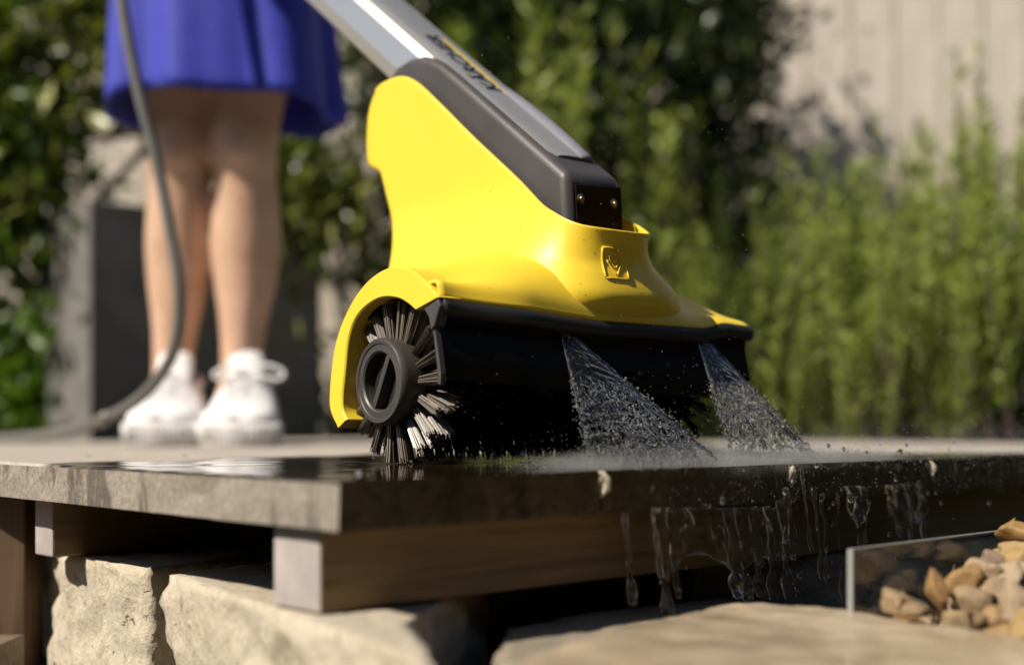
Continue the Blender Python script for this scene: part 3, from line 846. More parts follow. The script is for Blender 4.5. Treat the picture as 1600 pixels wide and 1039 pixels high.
for ring, p in enumerate((.0070, .0150, .0230)):
    for k in range(NT):
        a_ = 2*math.pi*(k+.12*ring)/NT+rnd.gauss(0, .04)
        mb = MB(); tuft(mb, p, a_, .031, .0638+rnd.uniform(-.002, .002), 58, rnd, .0074, tuft_lean(a_), .00056, .0008, 1.45)
        link('bristle_tuft', mb, M['bristle'], brush)
mb = MB(); p = .0315; ring = 0
while p < W-.004:
    for k in range(20):
        a_ = 2*math.pi*(k+.5*(ring % 2))/20+rnd.gauss(0, .05)
        tuft(mb, p, a_, .031, .0620, 8, rnd, .0068, rnd.gauss(0, .0015), .0007)
    p += .0095; ring += 1
kind(link('bristle_field', mb, M['wetbristle'], brush), 'stuff')

# ------------------------------------------------------------------ water
def droplet_verts():
    bm = bmesh.new(); bmesh.ops.create_icosphere(bm, subdivisions=2, radius=1)
    v = np.array([x.co for x in bm.verts]); f = np.array([[y.index for y in x.verts] for x in bm.faces]); bm.free(); return v, f
DV, DF = droplet_verts()
_b = bmesh.new(); bmesh.ops.create_icosphere(_b, subdivisions=1, radius=1)
DV1 = np.array([x.co for x in _b.verts]); DF1 = np.array([[y.index for y in x.verts] for x in _b.faces]); _b.free()
def drops(centers, radii, dirs, stretch, fine=False, wob=.25):
    base, fc = (DV1, DF1) if fine else (DV, DF)
    V_, F_ = [], []
    for i, (c, r, d, st) in enumerate(zip(centers, radii, dirs, stretch)):
        d = Vector(d).normalized(); m3 = d.to_track_quat('Z', 'Y').to_matrix()
        loc = base.copy()
        if wob: loc = loc*(1+wob*(rng.random((len(base), 1))-.5)*.5)
        loc = loc*np.array([r, r, r*st]); V_.append(loc @ np.array(m3).T+np.array(c)); F_.append(fc+i*len(base))
    return mesh_from(np.concatenate(V_), np.concatenate(F_), 'drops', True)

kind(link('water_beads', drops(*WBEADS, False, .1), M['water'], dev), 'stuff')
jets = [  # nozzle, landing left, landing right
 (L(.108, .090, .0985), L(.060, .170, .004), L(.172, .185, .004), 'wide fan of water spraying from under the middle of the yellow hood'),
 (L(.262, .0915, .1000), L(.222, .160, .004), L(.315, .168, .004), 'fan of water spraying from under the right end of the yellow hood')]
for ji, (N0, E0, E1, lab) in enumerate(jets):
    root = empty('water_jet', (N0.x, N0.y, DECK)); tag(root, lab, 'water jet', 'water jets under the hood')
    ns, nc = 170, 96; S1 = 1.0
    nrmj = (E1-N0).cross(E0-N0).normalized()
    def jp(s, c):
        wdt = s+.035
        a0 = N0+(E0-N0)*s; a1 = N0+(E1-N0)*s; mid = (a0+a1)/2; hf = (a1-a0)/2+(E1-E0).normalized()*.0060*(1-.8*s)
        return mid+hf*c
    front_, back_ = [], []
    for i in range(ns+1):
        for j in range(nc+1):
            c = -1+2*j/nc
            lim = S1*(1-.16*abs(noise.noise(Vector((c*4, ji*9, 0))))-.10*abs(noise.noise(Vector((c*12, ji*5, 2)))))
            s = lim*i/ns
            q = jp(s, c)
            amp = .0004+.0046*s**1.1
            rip = noise.noise(Vector((c*2.2+3*ji, s*26-1.2*c*c*2, 0)))*1.0+noise.noise(Vector((c*5, s*30-3*c*c, 3+ji)))*.5*(s/.6)+noise.noise(Vector((c*12, s*46, 7)))*.30*(s/.6)**2+sstep((s-.30)/.15)*(.42*noise.noise(Vector((c*26, s*44, 17+ji)))+.30*noise.noise(Vector((c*48, s*85, 27+ji))))
            th = .0006*(1.1-s)+.0010*(abs(c)**8)+.0006*max(0, noise.noise(Vector((c*9, s*40, 11))))
            front_.append(q+nrmj*(amp*rip+th)); back_.append(q+nrmj*(amp*rip*.85-th))
    vs = front_+back_; n1 = (ns+1)*(nc+1); g = lambda i, j: i*(nc+1)+j
    fs = []
    for i in range(ns):
        for j in range(nc):
            # holes where the sheet tears
            s = i/ns; hole = .65*noise.noise(Vector((j*.16+ji*4, i*.085, 5)))+.45*noise.noise(Vector((j*.42+ji*4, i*.20, 9))) > .30-.62*max(0, s-.40)
            if hole and s > .36: continue
            fs.append((g(i, j), g(i, j+1), g(i+1, j+1), g(i+1, j))); fs.append((n1+g(i, j), n1+g(i+1, j), n1+g(i+1, j+1), n1+g(i, j+1)))
    for i in range(ns): fs += [(g(i, 0), g(i+1, 0), n1+g(i+1, 0), n1+g(i, 0)), (g(i, nc), n1+g(i, nc), n1+g(i+1, nc), g(i+1, nc))]
    for j in range(nc): fs += [(g(ns, j), g(ns, j+1), n1+g(ns, j+1), n1+g(ns, j)), (g(0, j), n1+g(0, j), n1+g(0, j+1), g(0, j+1))]
    link('water_sheet', mesh_from(vs, fs, 'sheet', True), M['sheet'], root, smooth=True)
    cs, rs, ds, st = [], [], [], []
    for k in range(3000):
        s = .40+.62*random.random()**.75; c = random.gauss(0, .55)
        cl = noise.noise(Vector((c*5+ji*3, s*9, 1)))
        if abs(c) > 1.0 or random.random() > .55+1.1*cl:
            if random.random() < .75: continue
            c = random.choice((-1, 1))*random.gauss(1.0, .05); s = random.uniform(.34, 1.02)
        q = jp(s, c)+nrmj*random.gauss(0, .0045*s)
        if q.z < DECK+.001: continue
        cs.append(q); rs.append(random.uniform(.00013, .00027) if random.random() < .93 else random.uniform(.0004, .0007)); ds.append((jp(s+.05, c)-jp(s, c))+Vector((random.gauss(0, .004), random.gauss(0, .004), random.gauss(0, .003))))
        st.append(random.uniform(2, 6) if rs[-1] < .0004 else random.uniform(1, 2))
    mb = MB()                                    # ligaments: threads of water torn along the flow
    for k in range(40):
        c = random.uniform(-1, 1); s0 = random.uniform(.32, .80); ln_ = random.uniform(.06, .22); wv = random.uniform(0, 9); r_ = random.uniform(.00014, .00030)
        mb.tube([jp(min(1.0, s0+ln_*i/9), c+.02*noise.noise(Vector((i*.5, wv, 0))))+nrmj*(.003*s0*noise.noise(Vector((i*.4, wv, 4)))+random.gauss(0, .0001)) for i in range(10)],
                [r_*(.35+.9*math.sin(math.pi*(i+.5)/10))*(1+.5*noise.noise(Vector((i*.9, wv, 7)))) for i in range(10)], 6)
    link('water_threads', mb, M['jetdrop'], root, smooth=True)['kind'] = 'stuff'
    # the thicker rims of the fan
    for c_ in (-1, 1):
        mb = MB(); mb.tube([jp(.02+.74*i/40, c_*(1+.02*noise.noise(Vector((i*.4, ji, c_)))))+nrmj*.0015*noise.noise(Vector((i*.3, ji*3, c_))) for i in range(41)],
                [.0007*(1-.55*i/40)*(1+.6*noise.noise(Vector((i*.55, ji*7, c_*3)))) for i in range(41)], 8); link('fan_rim', mb, M['sheet'], root, smooth=True)
    o = link('water_drops', drops(cs, rs, ds, st), M['jetdrop'], root); kind(o, 'stuff')

# fine spray thrown up where the jets hit, one cloud of droplets nobody could count
cs, rs, ds, st = [], [], [], []
for k in range(30000):
    e = random.random()
    if e < .55:      # along the impact zone near the edge
        b = deck(random.uniform(.19, .62), abs(random.gauss(0, .035))+.001); z = DECK+abs(random.gauss(0, .0045))
    elif e < .80:
        b = deck(random.uniform(.25, 1.0), random.gauss(.05, .12)); z = DECK+abs(random.gauss(0, .013))
        if (b-CORNER).dot(LD) < 0 and random.random() < .45: z -= random.random()*.035
    elif e < .90:
        b = deck(random.uniform(.3, 1.3), random.gauss(.06, .10)); z = DECK+abs(random.gauss(0, .045))
    else:
        b = deck(random.uniform(.2, 1.3), random.gauss(.1, .25)); z = DECK+random.uniform(.0, .33)
    s_ = (b-CORNER).dot(LD)
    if s_ > 0 and z < DECK+.0008: z = DECK+.0008
    if s_ < .002 and z < DECK+.001: b = b-LD*(s_+abs(random.gauss(0, .03))+.004)
    cs.append((b.x, b.y, z)); rs.append(random.uniform(.00012, .00028)*(1.5 if random.random() < .05 else 1)); ds.append((random.gauss(.5, .5), random.gauss(0, .4), random.gauss(.2, .5))); st.append(random.uniform(1, 2.4))
o = link('spray', drops(cs, rs, ds, st, True, 0), M['spray'], loc=tuple(deck(.4, .05)))
kind(o, 'stuff', 'fine water spray bouncing off the wet deck edge'); o['category'] = 'water spray'

# drifting mist where the jets strike: a soft cloud of air full of water
def mist(name, c, rad, rotz, dens, label):
    bm = bmesh.new(); bmesh.ops.create_icosphere(bm, subdivisions=3, radius=1); me = bpy.data.meshes.new(name); bm.to_mesh(me); bm.free()
    o = bpy.data.objects.new(name, me); COL.objects.link(o); o.location = c; o.scale = rad; o.rotation_euler = (0, 0, rotz)
    m = NB(name+'_air'); m.t.nodes.remove(m.b); tc = m.n('ShaderNodeTexCoord').outputs['Object']
    ln = m.n('ShaderNodeVectorMath', operation='LENGTH'); m.l(tc, ln.inputs[0])
    fall = m.math('POWER', m.math('MAXIMUM', m.math('SUBTRACT', 1.0, ln.outputs['Value']), 0.0), 1.4)
    mp = m.n('ShaderNodeMapping'); mp.inputs['Scale'].default_value = (rad[0]*9, rad[1]*9, rad[2]*14); m.l(tc, mp.inputs['Vector'])
    nz = m.ramp(m.noise(1.6, mp.outputs[0], 4, .6, .5), [(.40, 0), (.72, 1)])
    pv = m.n('ShaderNodeVolumePrincipled'); pv.inputs['Color'].default_value = (1, 1, 1, 1); pv.inputs['Anisotropy'].default_value = .2
    m.l(m.math('MULTIPLY', m.math('MULTIPLY', fall, nz), dens), pv.inputs['Density']); m.l(pv.outputs[0], m.out.inputs['Volume']); me.materials.append(m.m)
    kind(o, 'stuff', label); o['category'] = 'mist'
RZ = math.atan2(RD.y, RD.x)
mist('mist', deck(.40, .035, .002), (.24, .055, .018), RZ, 70, 'soft bright mist where the water jets strike the deck')
mist('mist', deck(.78, .10, .012), (.42, .12, .030), RZ, 1.2, 'thin mist drifting right over the wet deck')

# water running over the deck edge: curtains with drips
def edge_t(px):                       # the deck edge point under a pixel column
    k = (px-800)/F
    return (k*CORNER.y-CORNER.x)/(RD.x-k*RD.y)
def curtain(strands, sheets, label, seed):
    """strands: (px, y_start, y_end, r0, r_end, drift)"""
    r = random.Random(seed); mb = MB()
    base = deck(edge_t(strands[0][0]), 0)
    for (px, y0, y1, ra, rb, dr) in strands:
        t = edge_t(px); b = deck(t, -.0045); D = b.y
        z0 = CZ+(664-y0)/F*D; z1 = CZ+(664-y1)/F*D; n = 16; pts = []; rad = []
        for i in range(n+1):
            u = i/n
            pts.append(b+RD*(dr*u+.0026*noise.noise(Vector((t*50, u*5, seed))))-LD*(.007*u+.0022*noise.noise(Vector((t*80, u*4, seed+9))))+Vector((0, 0, z0-b.z+(z1-z0)*u)))
            k = .85*ra*(1-.5*u)*(1+.55*noise.noise(Vector((t*30, u*7, seed+3))))
            if u > .72: k += (rb-ra*.5)*math.sin(math.pi*min(1, (u-.72)/.34))
            rad.append(max(.0008, k))
        mb.tube(pts, rad, 10)
        mb.ball(pts[-1], rb*.85, 2)
    for (pa, pb_, y0, ys) in sheets:
        m_ = len(ys); rows = []
        nn = 34
        yy = spline([Vector((y, 0, 0)) for y in ys], nn)
        fr, bk = [], []
        for j in range(nn):
            x = j/(nn-1); px = pa+(pb_-pa)*x; t = edge_t(px); b = deck(t, -.0035); D = b.y
            for i in range(15):
                u = i/14; y = y0+(yy[j].x-y0)*u; z = CZ+(664-y)/F*D
                off = .006*u+.0036*noise.noise(Vector((t*70, u*2, seed+1)))+.0020*noise.noise(Vector((t*180, u*4, seed+2)))
                th = .0011+.0009*max(0, noise.noise(Vector((t*120, u*3, seed+4))))
                p = b-LD*off; fr.append(Vector((p.x, p.y, z))-LD*th); bk.append(Vector((p.x, p.y, z))+LD*th)
        vs = fr+bk; n1 = len(fr); g = lambda j, i: j*15+i; fs = []
        for j in range(nn-1):
            for i in range(14): fs += [(g(j, i), g(j+1, i), g(j+1, i+1), g(j, i+1)), (n1+g(j, i), n1+g(j, i+1), n1+g(j+1, i+1), n1+g(j+1, i))]
            fs += [(g(j, 0), n1+g(j, 0), n1+g(j+1, 0), g(j+1, 0)), (g(j, 14), g(j+1, 14), n1+g(j+1, 14), n1+g(j, 14))]
        for i in range(14): fs += [(g(0, i), g(0, i+1), n1+g(0, i+1), n1+g(0, i)), (g(nn-1, i), n1+g(nn-1, i), n1+g(nn-1, i+1), g(nn-1, i+1))]
        mb.add(vs, fs)
    o = link('water_curtain', mb, M['runoff'], fix=True); remesh(o, .0013, 3)
    tag(o, label, 'falling water', 'water running off the deck edge'); return o
curtain([(968, 800, 938, .0030, .0042, .001)], [], 'single thin trickle falling left of the main water curtain', 1)
curtain([(1022, 800, 972, .0050, .0056, .004), (1040, 800, 930, .0045, .003, .0), (1128, 800, 925, .0040, .0058, .004), (1146, 800, 930, .0036, .0058, .002), (1166, 800, 925, .0030, .0050, .002), (1172, 790, 880, .003, .003, .0),
         (1190, 790, 930, .0034, .0046, .001), (1210, 780, 928, .0040, .0062, .003), (1218, 760, 870, .003, .003, .001)],
        [(1010, 1232, 792, [905, 890, 872, 866, 868, 880, 892, 885, 868, 876, 872, 862])], 'broad curtain of water pouring off the deck edge into drips', 2)
curtain([(1244, 730, 860, .0020, .0026, .004), (1262, 760, 900, .0022, .0030, .003), (1276, 770, 905, .0022, .0026, -.002), (1300, 770, 935, .0016, .0026, -.003)], [],
        'thin twisting streams of water right of the broad curtain', 3)
curtain([(1325, 762, 860, .0020, .0028, .002), (1340, 762, 850, .0020, .0022, -.004), (1388, 760, 835, .0020, .0028, .0), (1408, 756, 842, .0022, .0034, .002), (1428, 750, 836, .0020, .0032, -.001)],
        [(1312, 1345, 758, [800, 822, 812, 790]), (1376, 1436, 756, [800, 820, 828, 815, 822, 800])], 'ragged veil of water falling behind the glass pane', 4)
cs, rs, ds, st = [], [], [], []
for k in range(80):
    px = random.choice((random.gauss(1260, 30), random.gauss(1400, 60), random.uniform(940, 1500)))
    b = deck(edge_t(px), -.008-abs(random.gauss(0, .012)), -random.uniform(-.02, .10)); cs.append(b); rs.append(random.choice((.0007, .0010, .0016, .0024))*random.uniform(.6, 1.1)); ds.append((0, 0, 1)); st.append(random.uniform(.9, 1.6))
o = link('water_drops', drops(cs, rs, ds, st), M['water'], loc=tuple(deck(.5, 0))); kind(o, 'stuff', 'loose water drops falling past the deck edge'); o['category'] = 'water drops'
# beads on the wet board top
cs = [];rs = []; ds = []; st = []
for px, py in ((138, 713), (288, 713), (560, 740)):
    D = (CZ-DECK)*F/(py-664); cs.append(((px-800)/F*D, D, DECK+.0007)); rs.append(.0022); ds.append((0, 0, 1)); st.append(.75)
o = link('water_beads', drops(cs, rs, ds, st, False, 0), M['spray'], loc=tuple(deck(.1, .4))); kind(o, 'stuff', 'water beads on the wet stone board'); o['category'] = 'water drops'

# ------------------------------------------------------------------ the person
PX = lambda px, D: (px-800)/F*D
person = empty('person', (PX(322, 1.98), 1.98, DECK))
tag(person, 'person in a blue skirt and white sneakers standing behind the cleaner', 'person')
def ell(c, rx, ry, n=20, rot=0, ex=2.0):
    out = []
    for k in range(n):
        a_ = 2*math.pi*k/n; ca, sa = math.cos(a_), math.sin(a_)
        x = rx*math.copysign(abs(ca)**(2/ex), ca); y = ry*math.copysign(abs(sa)**(2/ex), sa)
        out.append(Vector((c[0]+x*math.cos(rot)-y*math.sin(rot), c[1]+x*math.sin(rot)+y*math.cos(rot), c[2])))
    return out
body = MB()
def leg(xk, xa, ya, hipx, rot, sgn):
    z = DECK
    #      z      x            y     rx    ry
    prof_ = [(.035, xa, ya-.03, .038, .075), (.075, xa, ya-.005, .034, .055), (.10, xa, ya+.012, .032, .042), (.135, xa, ya+.018, .032, .038), (.19, xa+(xk-xa)*.2, ya+.022, .037, .042),
             (.255, xa+(xk-xa)*.45, ya+.028, .049, .053), (.315, xa+(xk-xa)*.65, ya+.026, .055, .060), (.37, xa+(xk-xa)*.85, ya+.016, .053, .056), (.415, xk, ya+.004, .049, .050), (.45, xk, ya-.004, .051, .054), (.485, xk, ya-.004, .053, .055),
             (.52, xk+(hipx-xk)*.12, ya+.002, .055, .060), (.60, xk+(hipx-xk)*.35, ya+.008, .066, .072), (.70, xk+(hipx-xk)*.65, ya+.01, .076, .082), (.80, hipx, ya+.01, .084, .09)]
    pts = spline([Vector((x, y, z_)) for z_, x, y, _, _ in prof_], 45); rr = spline([Vector((rx, ry, 0)) for *_, rx, ry in prof_], 45)
    body.loft([ell((p.x, p.y, z+p.z), r_.x, r_.y, 22, rot) for p, r_ in zip(pts, rr)], True, True)
    body.ball((xk-.002*sgn, ya-.044, z+.455), (.026, .020, .032), 2)   # kneecap
    # fingers-width toes hidden by shoe
YA = 2.03
leg(PX(272, 2.0), PX(258, 2.0), YA, PX(262, 2.0), .12, -1)
leg(PX(381, 2.0), PX(372, 2.0), YA-.02, PX(400, 2.0), -.1, 1)
cx = PX(328, 2.0)
body.loft([ell((cx, YA+.0, DECK+z_), rx, ry, 24, 0, 2.3) for z_, rx, ry in ((.76, .15, .10), (.84, .175, .115), (.92, .165, .11), (1.02, .135, .095), (1.10, .14, .10), (1.20, .155, .11), (1.29, .165, .10), (1.35, .13, .075), (1.38, .07, .06))], True, True)
body.tube([(cx, YA, DECK+1.34), (cx, YA-.005, DECK+1.45)], [.055, .05], 14)
hz = DECK+1.535; hy = YA-.015
body.ball((cx, hy, hz), (.073, .092, .112), 3); body.ball((cx, hy-.035, hz-.055), (.052, .055, .055), 2)
body.tube([(cx, hy-.083, hz+.012), (cx, hy-.105, hz-.022), (cx, hy-.088, hz-.030)], [.008, .014, .010], 8)
for s_ in (-1, 1):
    body.ball((cx+s_*.074, hy+.005, hz-.005), (.008, .018, .030), 2); body.ball((cx+s_*.03, hy-.080, hz+.004), (.012, .010, .008), 2)
body.tube([(cx-.022, hy-.085, hz-.060), (cx, hy-.094, hz-.058), (cx+.022, hy-.085, hz-.060)], [.005, .008, .005], 8)
gr = LB(1.19, .165, -.022); gd = (LB(1.25, .165, -.02)-LB(1.1, .165, -.027)).normalized()
def arm(s_, g_):
    sh_ = Vector((cx+s_*.155, YA, DECK+1.31)); wr = g_+Vector((s_*.035, .05, .03)); el_ = (sh_+wr)/2+Vector((s_*.09, .07, -.08))
    body.tube(spline([sh_, (sh_+el_)/2, el_, (el_+wr)/2, wr], 17), [.052-.025*i/16 for i in range(17)], 14)
    # palm and five fingers closing round the grip
    pc = g_+Vector((s_*.032, .004, .0)); body.tube([wr, (wr+pc)/2, pc+gd*0], [.026, .030, .026], 12, flat=.7)
    side = Vector((s_, 0, 0)); upv = gd.cross(side).normalized(); 
    if upv.z < 0: upv = -upv
    for k in range(4):
        o_ = pc+gd*(-.028+.019*k); ln = (.95, 1.05, 1, .8)[k]
        pts = [o_+side*.002]
        for a_ in (40, 85, 130, 175, 215): pts.append(g_+gd*(-.028+.019*k)+(side*math.cos(R(a_*ln))+upv*math.sin(R(a_*ln)))*.031)
        body.tube(pts, [.010, .0095, .009, .0085, .008, .0072], 8)
    tp = [pc-gd*.03, pc-gd*.035-upv*.025, g_-gd*.02-upv*.033, g_+gd*.005-upv*.031-side*.012]; body.tube(tp, [.013, .012, .010, .008], 8)
arm(-1, gr); arm(1, gr+gd*-.10)
bo = link('body', body, M['skin'], person, fix=True); remesh(bo, .006, 5)
# hair
mb = MB(); mb.ball((cx, hy+.018, hz+.022), (.082, .092, .104), 3); mb.tube([(cx, hy+.08, hz+.03), (cx, hy+.13, hz-.02), (cx, hy+.12, hz-.16)], [.03, .036, .012], 10); o = link('hair', mb, M['hair'], person, fix=True); remesh(o, .007, 4)
# shirt
mb = MB(); mb.loft([ell((cx, YA, DECK+z_), rx, ry, 24, 0, 2.3) for z_, rx, ry in ((.98, .146, .106), (1.02, .142, .102), (1.10, .148, .108), (1.20, .163, .118), (1.29, .175, .108), (1.35, .138, .083), (1.385, .075, .066))], True, True)
for s_ in (-1, 1): mb.tube([(cx+s_*.13, YA, DECK+1.32), (cx+s_*.19, YA+.03, DECK+1.24), (cx+s_*.215, YA+.045, DECK+1.18)], [.066, .062, .056], 14)
o = link('shirt', mb, M['canvas'], person, fix=True); remesh(o, .008, 3)
# skirt with soft folds: hem lower at the right
mb = MB(); rr = []
HX = PX(352, 2.0)
for i in range(29):
    u = i/28                          # 0 waist .. 1 hem
    row = []
    for k in range(96):
        a_ = 2*math.pi*k/96; ca, sa = math.cos(a_), math.sin(a_)
        fold = math.sin(a_*7+.8+.6*math.sin(a_*3))*.010+math.sin(a_*4-1.0)*.008+math.sin(a_*13+1)*.003
        rx = .142+(.180-.142)*u**.8+fold*u; ry = .105+(.150-.105)*u**.8+fold*u*1.2
        hem = .526-.020*(ca > 0)*max(0, ca)**1.2 - (.022 if ca < -.6 else 0)*(abs(ca)-.6)/.4+.004*math.sin(a_*5)
        z_ = 1.0+(hem-1.0)*u
        row.append(Vector((cx+(HX-cx)*u+rx*ca, YA-.012+ry*sa, DECK+z_)))
    rr.append(row)
mb.loft(rr, True, False); sk = link('skirt', mb, M['blue'], person, smooth=True); solid(sk, .003)
# sneakers
def sneaker(xc, yheel, rot, wide=1.0, bow=True):
    """rot: yaw, toes towards the lens"""
    base = Vector((xc, yheel, DECK)); cr, sr = math.cos(rot), math.sin(rot)
    def S(x, y, z): return base+Vector((x*cr-y*sr, x*sr+y*cr, z))
    Ls = .255
    def outline(y):    # y from 0 (heel) to -Ls (toe): half-width and centre
        u = y/Ls
        hw_ = .036+.016*math.sin(math.pi*min(1, max(0, (u-.15)/.95))*.62+.25) if u > .0 else .03
        e = min(1, u/.10) if u < .1 else 1; hw_ *= math.sqrt(max(.0, 1-(1-e)**2))*.9+.1
        t_ = (u-.80)/.20
        if t_ > 0: hw_ *= math.sqrt(max(0.0, 1-t_**2.6))
        return max(.002, hw_*wide)
    ys = [Ls*(1-(1-i/30)) for i in range(31)]
    loop = [(-outline(y), -y) for y in ys]+[(outline(y), -y) for y in ys[::-1]]
    mb = MB()
    def ring(k, z, grow):
        return [S(x*k+math.copysign(grow, x), y-(grow if y < -.2 else 0)*.8, z) for x, y in loop]
    mb.loft([ring(.97, .0005, 0), ring(1, .004, .001), ring(1, .030, .0015), ring(.99, .036, 0)], True, True)
    sole = link('sneaker_sole', mb, M['white_rubber'], person, fix=True); sole.data.polygons.foreach_set('use_smooth', [True]*len(sole.data.polygons)); sole.data.set_sharp_from_angle(angle=R(50))
    # toe ribs
    rib = MB()
    for i in range(23):
        th = math.pi*(i/22); y0_ = .205; rx_ = outline(.205)+.0025; ry_ = Ls-y0_+.004
        x = -rx_*math.cos(th); y = -(y0_+ry_*math.sin(th)**.8)
        rib.tube([S(x, y, .006), S(x, y, .033)], .0016, 6)
    link('toe_ribs', rib, M['white_rubber'], sole, smooth=True)
    # upper
    mb = MB(); rings = []
    for i in range(31):
        y = ys[i]; u = i/30; h_ = outline(y)*.96
        # ridge height along the shoe: collar at the back, instep, toe box
        top_ = .098+.010*math.sin(u*9) if u < .36 else .098-(.098-.062)*sstep((u-.36)/.42)
        top_ -= .018*max(0, (u-.80)/.2)**1.5
        row = []
        for k in range(17):
            a_ = math.pi*k/16; ex = .75
            row.append(S(-h_*math.copysign(abs(math.cos(a_))**ex, math.cos(a_)), -y, .034+(top_-.034)*math.sin(a_)**.7))
        rings.append(row)
    mb.loft(rings, False, False)
    up = link('sneaker', mb, M['canvas'], person, smooth=True, fix=True); solid(up, .002)
    # toe cap
    # tongue and collar
    mb = MB(); mb.tube(spline([S(0, -.115, .090), S(0, -.085, .115), S(0, -.070, .142)], 8), [.024, .027, .027, .028, .028, .028, .027, .022], 12, flat=.35)
    link('tongue', mb, M['canvas'], up, smooth=True, fix=True)
    mb = MB(); mb.tube([S(.036*math.cos(a_), -.050+.046*math.sin(a_), .098+.012*math.sin(a_)) for a_ in [2*math.pi*k/24 for k in range(25)]], .0060, 10); link('collar', mb, M['canvas'], up, smooth=True)
    for i in range(5):
        y = -.110-.017*i; z = .103-.0075*i; mb = MB()
        mb.tube(spline([S(-.030, y, z-.012), S(-.012, y-.003, z+.004), (S(.012, y+.003, z+.004)), S(.030, y, z-.012)], 9), .0032, 6, flat=.6); link('lace', mb, M['canvas'], up, smooth=True)
    if not bow: return
    mb = MB()
    mb.tube(spline([S(0, -.105, .112), S(.030, -.115, .122), S(.058, -.118, .112), S(.050, -.118, .100), S(.012, -.11, .108)], 16), .0035, 6)
    mb.tube(spline([S(0, -.105, .112), S(-.026, -.115, .118), S(-.046, -.118, .108), S(-.034, -.118, .100), S(-.008, -.11, .108)], 16), .0035, 6)
    link('bow', mb, M['canvas'], up, smooth=True)
sneaker(PX(262, 2.0), 2.085, .13, 1.07, False)
sneaker(PX(377, 2.0), 2.070, .13, 1.10)

# ------------------------------------------------------------------ hose
hp = [(176, -420, 1.80), (178, -200, 1.77), (184, -60, 1.75), (196, 40, 1.74), (216, 140, 1.73), (244, 250, 1.72), (266, 360, 1.71), (280, 460, 1.70), (272, 545, 1.70), (238, 602, 1.71), (188, 642, 1.75), (115, 671, 1.86), (20, 683, 2.06), (-120, 689, 2.2), (-320, 697, 2.2)]
pts = spline([at(*q) for q in hp], 120)
pts = [Vector((p.x, p.y, max(p.z, DECK+.0080))) for p in pts]
root = empty('garden_hose', tuple(pts[-1])); mb = MB(); mb.tube(pts, .0078, 14); link('tube', mb, M['hose'], root, smooth=True)
k = 88; mb = MB(); mb.tube([pts[k-1], pts[k], pts[k+1]], [.0098, .0108, .0098], 14); link('coupling', mb, M['hose'], root, smooth=True)
tag(root, 'grey hose hanging in front of the person and curling onto the deck', 'hose')

# ------------------------------------------------------------------ planter behind the person
th = R(40); pf = Vector((math.sin(th), -math.cos(th), 0)); pr = Vector((math.cos(th), math.sin(th), 0))
pc0 = at(140, 700, 2.78); pc0.z = 0
pw, pd, ph = .58, .25, CZ+(664-312)/F*2.78
root = empty('planter', (pc0.x+pr.x*pw/2, pc0.y, 0))
mb = MB(); t_ = .02
bk = -pf
mb.box(pc0, pr*pw, bk*t_, (0, 0, ph)); mb.box(pc0+bk*(pd-t_), pr*pw, bk*t_, (0, 0, ph))
mb.box(pc0+bk*t_, pr*t_, bk*(pd-2*t_), (0, 0, ph)); mb.box(pc0+bk*t_+pr*(pw-t_), pr*t_, bk*(pd-2*t_), (0, 0, ph))
link('planter_walls', mb, M['planter'], root, bevel=.003)
mb = MB(); mb.box(pc0+bk*t_+pr*t_, pr*(pw-2*t_), bk*(pd-2*t_), (0, 0, ph-.04)); link('planter_soil', mb, M['soil'], root)
tag(root, 'tall anthracite planter box behind the person', 'planter')

# ------------------------------------------------------------------ foliage
def leaf_cloud(centers, dirs, size, aspect, rng_, curl=.25):
    """one bent leaf (4 triangles) per centre"""
    n = len(centers); d = dirs/np.linalg.norm(dirs, axis=1, keepdims=True)
    r = rng_.normal(size=(n, 3)); s = np.cross(d, r); s /= np.linalg.norm(s, axis=1, keepdims=True)+1e-9
    nn = np.cross(d, s); sz = size*(.6+.8*rng_.random((n, 1)))
    base = centers; mid = centers+d*sz*.5-nn*sz*curl*.3; tip = centers+d*sz+nn*sz*curl*.2
    a_ = mid+s*sz*aspect*.5+nn*sz*.08; b_ = mid-s*sz*aspect*.5+nn*sz*.08
    v = np.stack([base, a_, tip, b_, mid], 1).reshape(-1, 3)
    i = np.arange(n)[:, None]*5
    f = np.concatenate([i+np.array([[0, 1, 4]]), i+np.array([[1, 2, 4]]), i+np.array([[2, 3, 4]]), i+np.array([[3, 0, 4]])], 0)
    return v, f
def fast_mesh(v, f, name):
    me = bpy.data.meshes.new(name); me.vertices.add(len(v)); me.vertices.foreach_set('co', v.astype(np.float32).ravel())
    me.loops.add(len(f)*3); me.loops.foreach_set('vertex_index', f.astype(np.int32).ravel())
    me.polygons.add(len(f)); me.polygons.foreach_set('loop_start', np.arange(0, len(f)*3, 3, dtype=np.int32))
    me.update(calc_edges=True); return me

